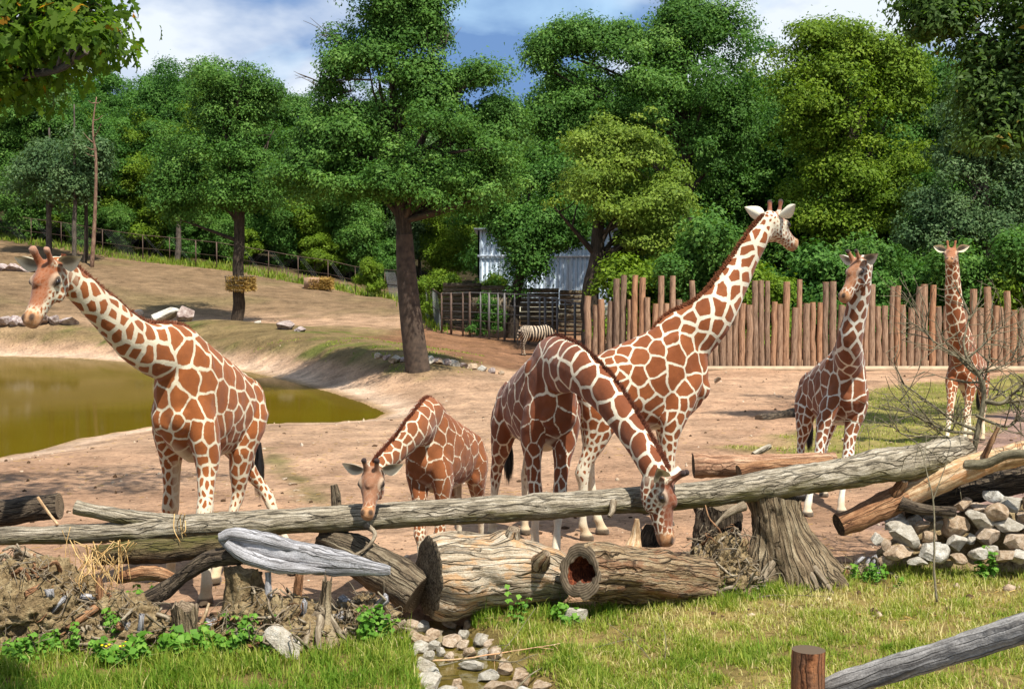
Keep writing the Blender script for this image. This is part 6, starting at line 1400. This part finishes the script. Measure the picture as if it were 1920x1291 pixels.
twigs("large dead leafless branch standing behind the logs at the right", "dead_bough", [
    ([(1822, 872, D), (1834, 800, D), (1846, 742, D), (1838, 706, D), (1812, 670, D), (1806, 640, D + .1), (1818, 590, D + .2)], .036, .008),
    ([(1846, 752, D), (1880, 755, D - .1), (1905, 735, D - .1), (1940, 700, D - .2)], .028, .008),
    ([(1832, 806, D), (1790, 790, D + .1), (1750, 760, D + .1), (1690, 715, D + .2)], .022, .004),
    ([(1824, 812, D), (1770, 806, D - .1), (1715, 775, D - .1), (1680, 745, D)], .020, .003),
    ([(1838, 706, D), (1790, 668, D + .1), (1740, 630, D + .2), (1722, 590, D + .3)], .018, .003),
    ([(1812, 672, D), (1850, 640, D), (1890, 600, D + .1)], .016, .003),
    ([(1830, 780, D), (1885, 800, D - .2), (1912, 775, D - .2), (1890, 750, D - .3)], .018, .006),
    ([(1822, 835, D), (1780, 820, D - .1), (1700, 815, D - .2), (1675, 800, D - .2)], .018, .003),
    ([(1834, 700, D), (1870, 690, D), (1930, 660, D)], .014, .004)], 71, 11, 2, twig_m)
log_thing("green_branch", "curved greenish branch lying on the peeled log", [(1810, 872, 13.4, 10), (1850, 868, 13.3, 9), (1890, 852, 13.2, 9), (1930, 852, 13.1, 9), (1980, 870, 13.0, 8)], twig_m, "branch", n=30, seg=14, seed=25, rough=.08)
twigs("thin forked stick standing upright in the grass before the stone wall", "forked_stick", [([(1756, 1128, 11.9), (1750, 1060, 12.0), (1752, 1000, 12.1), (1748, 935, 12.2), (1736, 880, 12.3), (1726, 838, 12.4)], .012, .004), ([(1748, 938, 12.2), (1768, 890, 12.25), (1778, 850, 12.3)], .007, .002)], 72, 2, 1, twig_m)
for k, (a, lab) in enumerate([([(812, 1238, 10.1), (900, 1228, 10.2), (980, 1218, 10.3), (1050, 1205, 10.4)], "pale long twig lying across the brook"), ([(820, 1246, 10.0), (880, 1236, 10.1), (960, 1238, 10.1), (1010, 1226, 10.2)], "thin grey twig across the brook below the pale one"), ([(960, 1300, 9.6), (1000, 1262, 9.9), (1060, 1232, 10.2), (1110, 1215, 10.4)], "dark twig in the grass right of the brook"), ([(1215, 1290, 9.7), (1240, 1250, 10.0), (1252, 1212, 10.4)], "short upright twig in the grass at bottom centre"), ([(1400, 1120, 12.2), (1470, 1116, 12.2), (1560, 1118, 12.2)], "thin twig lying in the grass below the big stump")]):
    twigs(lab, "fallen_twig", [([(q[0], q[1], q[2]) for q in a], .008, .003)], 80 + k, 3, 1, wood_peel if k == 0 else twig_m)
# ================================================================ GRASS
grass_m = leaf_mat("grass_blades", (.110, .200, .016), (.290, .320, .050), (.560, .470, .220), .35, .6)
def blades(P, h, rng, rnd, w=.006, lean=.45):
    n = len(P); a = rng.uniform(0, 6.283, n); d = np.stack([np.cos(a), np.sin(a), np.zeros(n)], 1); s = np.stack([-np.sin(a), np.cos(a), np.zeros(n)], 1); le = (lean * np.abs(rng.normal(.6, .5, n)))[:, None]; hh = h[:, None]; up = np.array([0, 0, 1.0])
    ww = (w * rng.uniform(.6, 1.4, n))[:, None]
    p1 = P + up * hh * .55 + d * hh * le * .35; p2 = P + up * hh * (1 - .25 * le) + d * hh * le
    V = np.stack([P - s * ww, P + s * ww, p1 + s * ww * .75, p1 - s * ww * .75, p2], 1).reshape(-1, 3); i = np.arange(n)[:, None] * 5
    return np_mesh("grass", V, [i + np.array([[0, 1, 2, 3]]), i + np.array([[3, 2, 4]])], {"rnd": ("FACE", "FLOAT", np.concatenate([rnd, rnd]))})
rng = np.random.default_rng(12); n = 330000
Y = rng.uniform(8.6, 15.2, n); X = rng.uniform(-.45, .45, n) * Y * 1.03
lim = np.interp(X, [-5.6, -4.2, -3, -1.9, -1.2, -.75, -.4, .1, 1.2, 2.2, 3.2, 4.2, 5.2, 6.5], [10.85, 10.8, 10.8, 10.72, 10.95, 11.5, 11.6, 11.75, 12.0, 12.5, 13.1, 13.4, 13.9, 14.3])
P2 = np.c_[X, Y, np.zeros(n)]; nz1 = fbm(P2 * 1.3, 3, 5); nz2 = fbm(P2 * 4.5, 3, 6); ss = poly_sd(P2, stream_poly)
keep = (Y < lim + .25 * nz1) & (ss < -.08 + .06 * nz2) & (rng.random(n) < np.clip(.60 + 1.1 * nz2, .06, 1))
X, Y, nz1, nz2, P2, lim = X[keep], Y[keep], nz1[keep], nz2[keep], P2[keep], lim[keep]; n = len(X)
lush = np.clip(sstep(-.2, -.9, X) + sstep(.9, .15, lim - Y) * .75 + sstep(.25, 0.0, np.abs(ss[keep] + .3)) * .5, 0, 1)
h = (.030 + .055 * rng.random(n) ** 1.5 + .10 * lush * rng.random(n) ** 1.5 + .05 * np.clip(nz2, 0, 1)) * (1 + .9 * (rng.random(n) < .035))
rnd = np.clip(.56 - .42 * lush + .55 * nz1 - .35 * nz2 + rng.normal(0, .2, n) + .4 * (rng.random(n) < .12), 0, 1)
Pz = np.c_[X, Y, np.concatenate([ground_z(c) for c in np.array_split(P2, 16)]) - .01]
go = put("grass", blades(Pz, h, rng, rnd, .0045, .85), None, grass_m); tag(go, "long green and straw coloured grass across the foreground", "grass", kind="stuff")
# short turf on the paddock
n = 140000; u = rng.random((n, 2)); turf_poly = np.array([GP(*p) for p in [(1440, 856), (1500, 800), (1600, 745), (1700, 722), (1930, 704), (2100, 690), (2100, 760), (1930, 760), (1850, 790), (1800, 850), (1640, 905), (1430, 880), (1400, 840)]])
Y = 14 + 32 * u[:, 0] ** 1.3; X = 1 + 22 * u[:, 1]; P2 = np.c_[X, Y, np.zeros(n)]; sd = poly_sd(P2, turf_poly) + 1.1 * fbm(P2 * .7, 3, 6); nz = fbm(P2 * 1.6, 3, 8); keep = (sd > 0) & (rng.random(n) < .5 + nz)
P2, nz = P2[keep], nz[keep]; P2[:, 2] = np.concatenate([ground_z(c) for c in np.array_split(P2, 8)]); n = len(P2)
tf = put("turf", blades(P2, .03 + .045 * rng.random(n), rng, np.clip(.5 + .5 * nz + rng.normal(0, .2, n), 0, 1), .009, .8), None, grass_m); tag(tf, "short trampled turf on the paddock at right", "turf", kind="stuff")
# tufts on the hillside along the wire fence and on the bank
n = 9000; u = rng.random((n, 2)); k = rng.integers(0, len(FP) - 1, n); t = rng.random(n)[:, None]; P2 = FP[k] * (1 - t) + FP[k + 1] * t + np.c_[rng.normal(0, .3, n), np.abs(rng.normal(0, 2.2, n)) - .5, np.zeros(n)]; P2[:, 2] = np.concatenate([ground_z(c) for c in np.array_split(P2, 6)])
wg = put("fence_grass", blades(P2, .1 + .38 * rng.random(n) ** 1.5, rng, np.clip(rng.normal(.25, .2, n), 0, 1), .03, .5), None, grass_m); tag(wg, "tall weeds growing along the foot of the wire fence", "grass", kind="stuff")
n = 16000; Y = rng.uniform(33, 52, n); X = rng.uniform(-14, -1, n); P2 = np.c_[X, Y, np.zeros(n)]; zz = ground_z(P2); nz = fbm(P2 * .9, 3, 15); keep = (zz > .35) & (nz > .12); P2[:, 2] = zz; P2 = P2[keep]; n = len(P2)
bg = put("bank_grass", blades(P2, .03 + .05 * rng.random(n), rng, np.clip(rng.normal(.4, .2, n), 0, 1), .014, .8), None, grass_m); tag(bg, "thin patchy grass on the earth bank", "grass", kind="stuff")
# ---- leafy weeds
weed_m = leaf_mat("weed_leaves", (.065, .170, .016), (.130, .280, .030), (.200, .350, .050), .35, .45)
def weed(label, px, d, w, h, n, seed, leaf=.05, flowers=0):
    rng = np.random.default_rng(seed); b = on_ground(px, d); root = thing("leafy_weed", label, "weed", b); g = Geo(); P, N = [], []
    for k in range(n):
        s = b + [rng.normal(0, w * .45), rng.normal(0, w * .3), -.02]; e = s + [rng.normal(0, .06), rng.normal(0, .05), h * rng.uniform(.5, 1.15)]; c = spline([s, (s + e) / 2 + rng.normal(0, .02, 3), e], 7); v, f, u = tube(c, np.linspace(.004, .002, 7), 4); g.add(v, f, u)
        for q in range(2, 7):
            for _ in range(3): a = rng.uniform(0, 6.28); P.append(c[q] + np.array([math.cos(a), math.sin(a), .1]) * leaf * .7); N.append([math.cos(a) * .5, math.sin(a) * .5 - .3, .8 + rng.normal(0, .2)])
    put("stem", g.mesh("stem"), root, weed_m)["kind"] = "stuff"; P = np.array(P); V, f = leaf_quads(P, np.array(N), leaf * 1.5, rng, .8); put("foliage", np_mesh("foliage", V, f, {"rnd": ("FACE", "FLOAT", rng.random(len(P)))}), root, weed_m)
    if flowers:
        ym = bpy.data.materials.get("yellow_petals") or plain_mat("yellow_petals", lin(235, 200, 30), .6, .2, .1)
        for k in range(flowers): p = b + [rng.normal(0, w * .4), -.1 + rng.normal(0, .05), h * rng.uniform(.7, 1.0)]; v, f = ball(p, (.012, .012, .008), None, 6); put("flower", np_mesh("flower", v, f), root, ym)
weed("spreading leafy weed below the small sawn stump", 410, 10.4, .42, .2, 34, 1, .034)
weed("low weed with tiny yellow flowers at bottom left", 218, 10.15, .3, .2, 16, 2, .035, 7)
weed("bright weed in the hollow beneath the splintered log", 212, 10.5, .14, .34, 9, 3, .03)
weed("dark leafy weed under the mossy log", 262, 10.95, .25, .4, 16, 4, .034)
weed("light green weed at the foot of the left corner root clump", 75, 10.3, .22, .24, 14, 5, .034)
weed("leafy weed beside the brook below the driftwood tip", 705, 10.65, .2, .3, 16, 6, .034)
weed("small weed growing on the left corner root clump", 135, 10.3, .12, .26, 7, 7, .03)
weed("broad-leaved weed left of the small sawn stump", 300, 10.3, .16, .2, 6, 8, .055)
weed("small green weed under the butt of the peeled log", 1640, 12.85, .22, .2, 12, 9, .03)
weed("small weed among the stones of the wall", 1866, 13.0, .1, .34, 8, 10, .035)
weed("tall leafy weed between the driftwood and the earth mound", 452, 10.6, .2, .3, 14, 13, .03)
weed("weed clump at the bottom left corner of the picture", 30, 10.15, .24, .2, 16, 14, .03)
weed("small sprig growing from the pale log", 968, 11.15, .06, .42, 4, 11, .03)
weed("small weed between the pale and the hollow log", 1062, 11.3, .14, .16, 10, 12, .04)
# ---- dry straw caught on the long trunk
def strands(label, px0, px1, y0, y1, d, n, seed, L, loose=.02):
    rng = np.random.default_rng(seed); root = thing("dry_straw", label, "straw", PT((px0 + px1) / 2, y1, d)); g = Geo()
    for k in range(n):
        a = PT(rng.uniform(px0, px1), y0 + rng.uniform(-6, 10), d + rng.normal(0, .05)); e = PT(rng.uniform(px0, px1), y0 + (y1 - y0) * rng.uniform(.4, 1), d + rng.normal(0, .08)); m = (a + e) / 2 + rng.normal(0, L, 3); q = spline([a, m, e], 12); v, f, u = tube(q, np.linspace(.003, .002, 12), 4, flat=1.8); g.add(v, f, u)
    put("strands", g.mesh("strands"), root, hay_strand)
hay_strand = wood_mat("dry_straw_blade", lin(132, 92, 46), lin(186, 146, 88), lin(214, 184, 128), 20, .1, .2, .004)
strands("dry straw hanging in a bunch beneath the left part of the long trunk", 130, 260, 1016, 1118, 11.0, 26, 91, .05)
strands("pair of straw blades looped over the long trunk", 326, 350, 966, 1042, 11.2, 5, 92, .03)
strands("single pale straw draped over the trunk at far left", 116, 132, 984, 1088, 11.05, 2, 93, .02)
strands("straw bent against the left root clump", 150, 215, 1040, 1130, 10.7, 22, 94, .05)
twigs("thin stick leaning between the short log and the long trunk", "leaning_stick", [([(72, 932, 11.6), (90, 958, 11.5), (108, 984, 11.4)], .014, .012)], 95, 0, 1, wood_peel)

# ================================================================ LITTER ON THE PADDOCK
rng = np.random.default_rng(44); n = 2000; Y = 11.5 + 40 * rng.random(n) ** 1.6; X = rng.uniform(-.44, .44, n) * Y; P = np.c_[X, Y, np.zeros(n)]; ok = poly_sd(P, pond_poly) < -.3; P = P[ok]; P[:, 2] = ground_z(P); n = len(P)
bm = bmesh.new(); bmesh.ops.create_icosphere(bm, subdivisions=1, radius=1); Vi = np.array([v.co[:] for v in bm.verts]); Fi = np.array([[v.index for v in f.verts] for f in bm.faces]); bm.free()
sz = .012 + .035 * rng.random(n) ** 4; V = P[:, None] + Vi[None] * sz[:, None, None] * rng.uniform(.6, 1.3, (n, 1, 3)) * (1 + .2 * rng.normal(size=(n, len(Vi), 1))); ok = np.arange(n)
mi = np.repeat((rng.random(n) < .55).astype(int), len(Fi))
o = put("ground_litter", np_mesh("ground_litter", V.reshape(-1, 3), (Fi[None] + (np.arange(n) * len(Vi))[:, None, None]).reshape(-1, 3), None, mi), None, [rock_tan, plain_mat("dry_dung", lin(74, 56, 40), .95, .1, .3, 30)]); tag(o, "pebbles and droppings scattered on the sandy paddock", "litter", kind="stuff")
n = 3200; Y = 11.3 + 16 * rng.random(n) ** 1.5; X = rng.uniform(-.44, .44, n) * Y; P = np.c_[X, Y, np.zeros(n)]; keep = (poly_sd(P, pond_poly) < -.3) & (fbm(P * .5, 2, 4) > -.1); P = P[keep]; P[:, 2] = ground_z(P) + .012; o = put("straw_litter", straw(P, rng, .11, .003, 1, .08), None, hay_m); tag(o, "loose bits of straw strewn on the sand", "straw", kind="stuff")
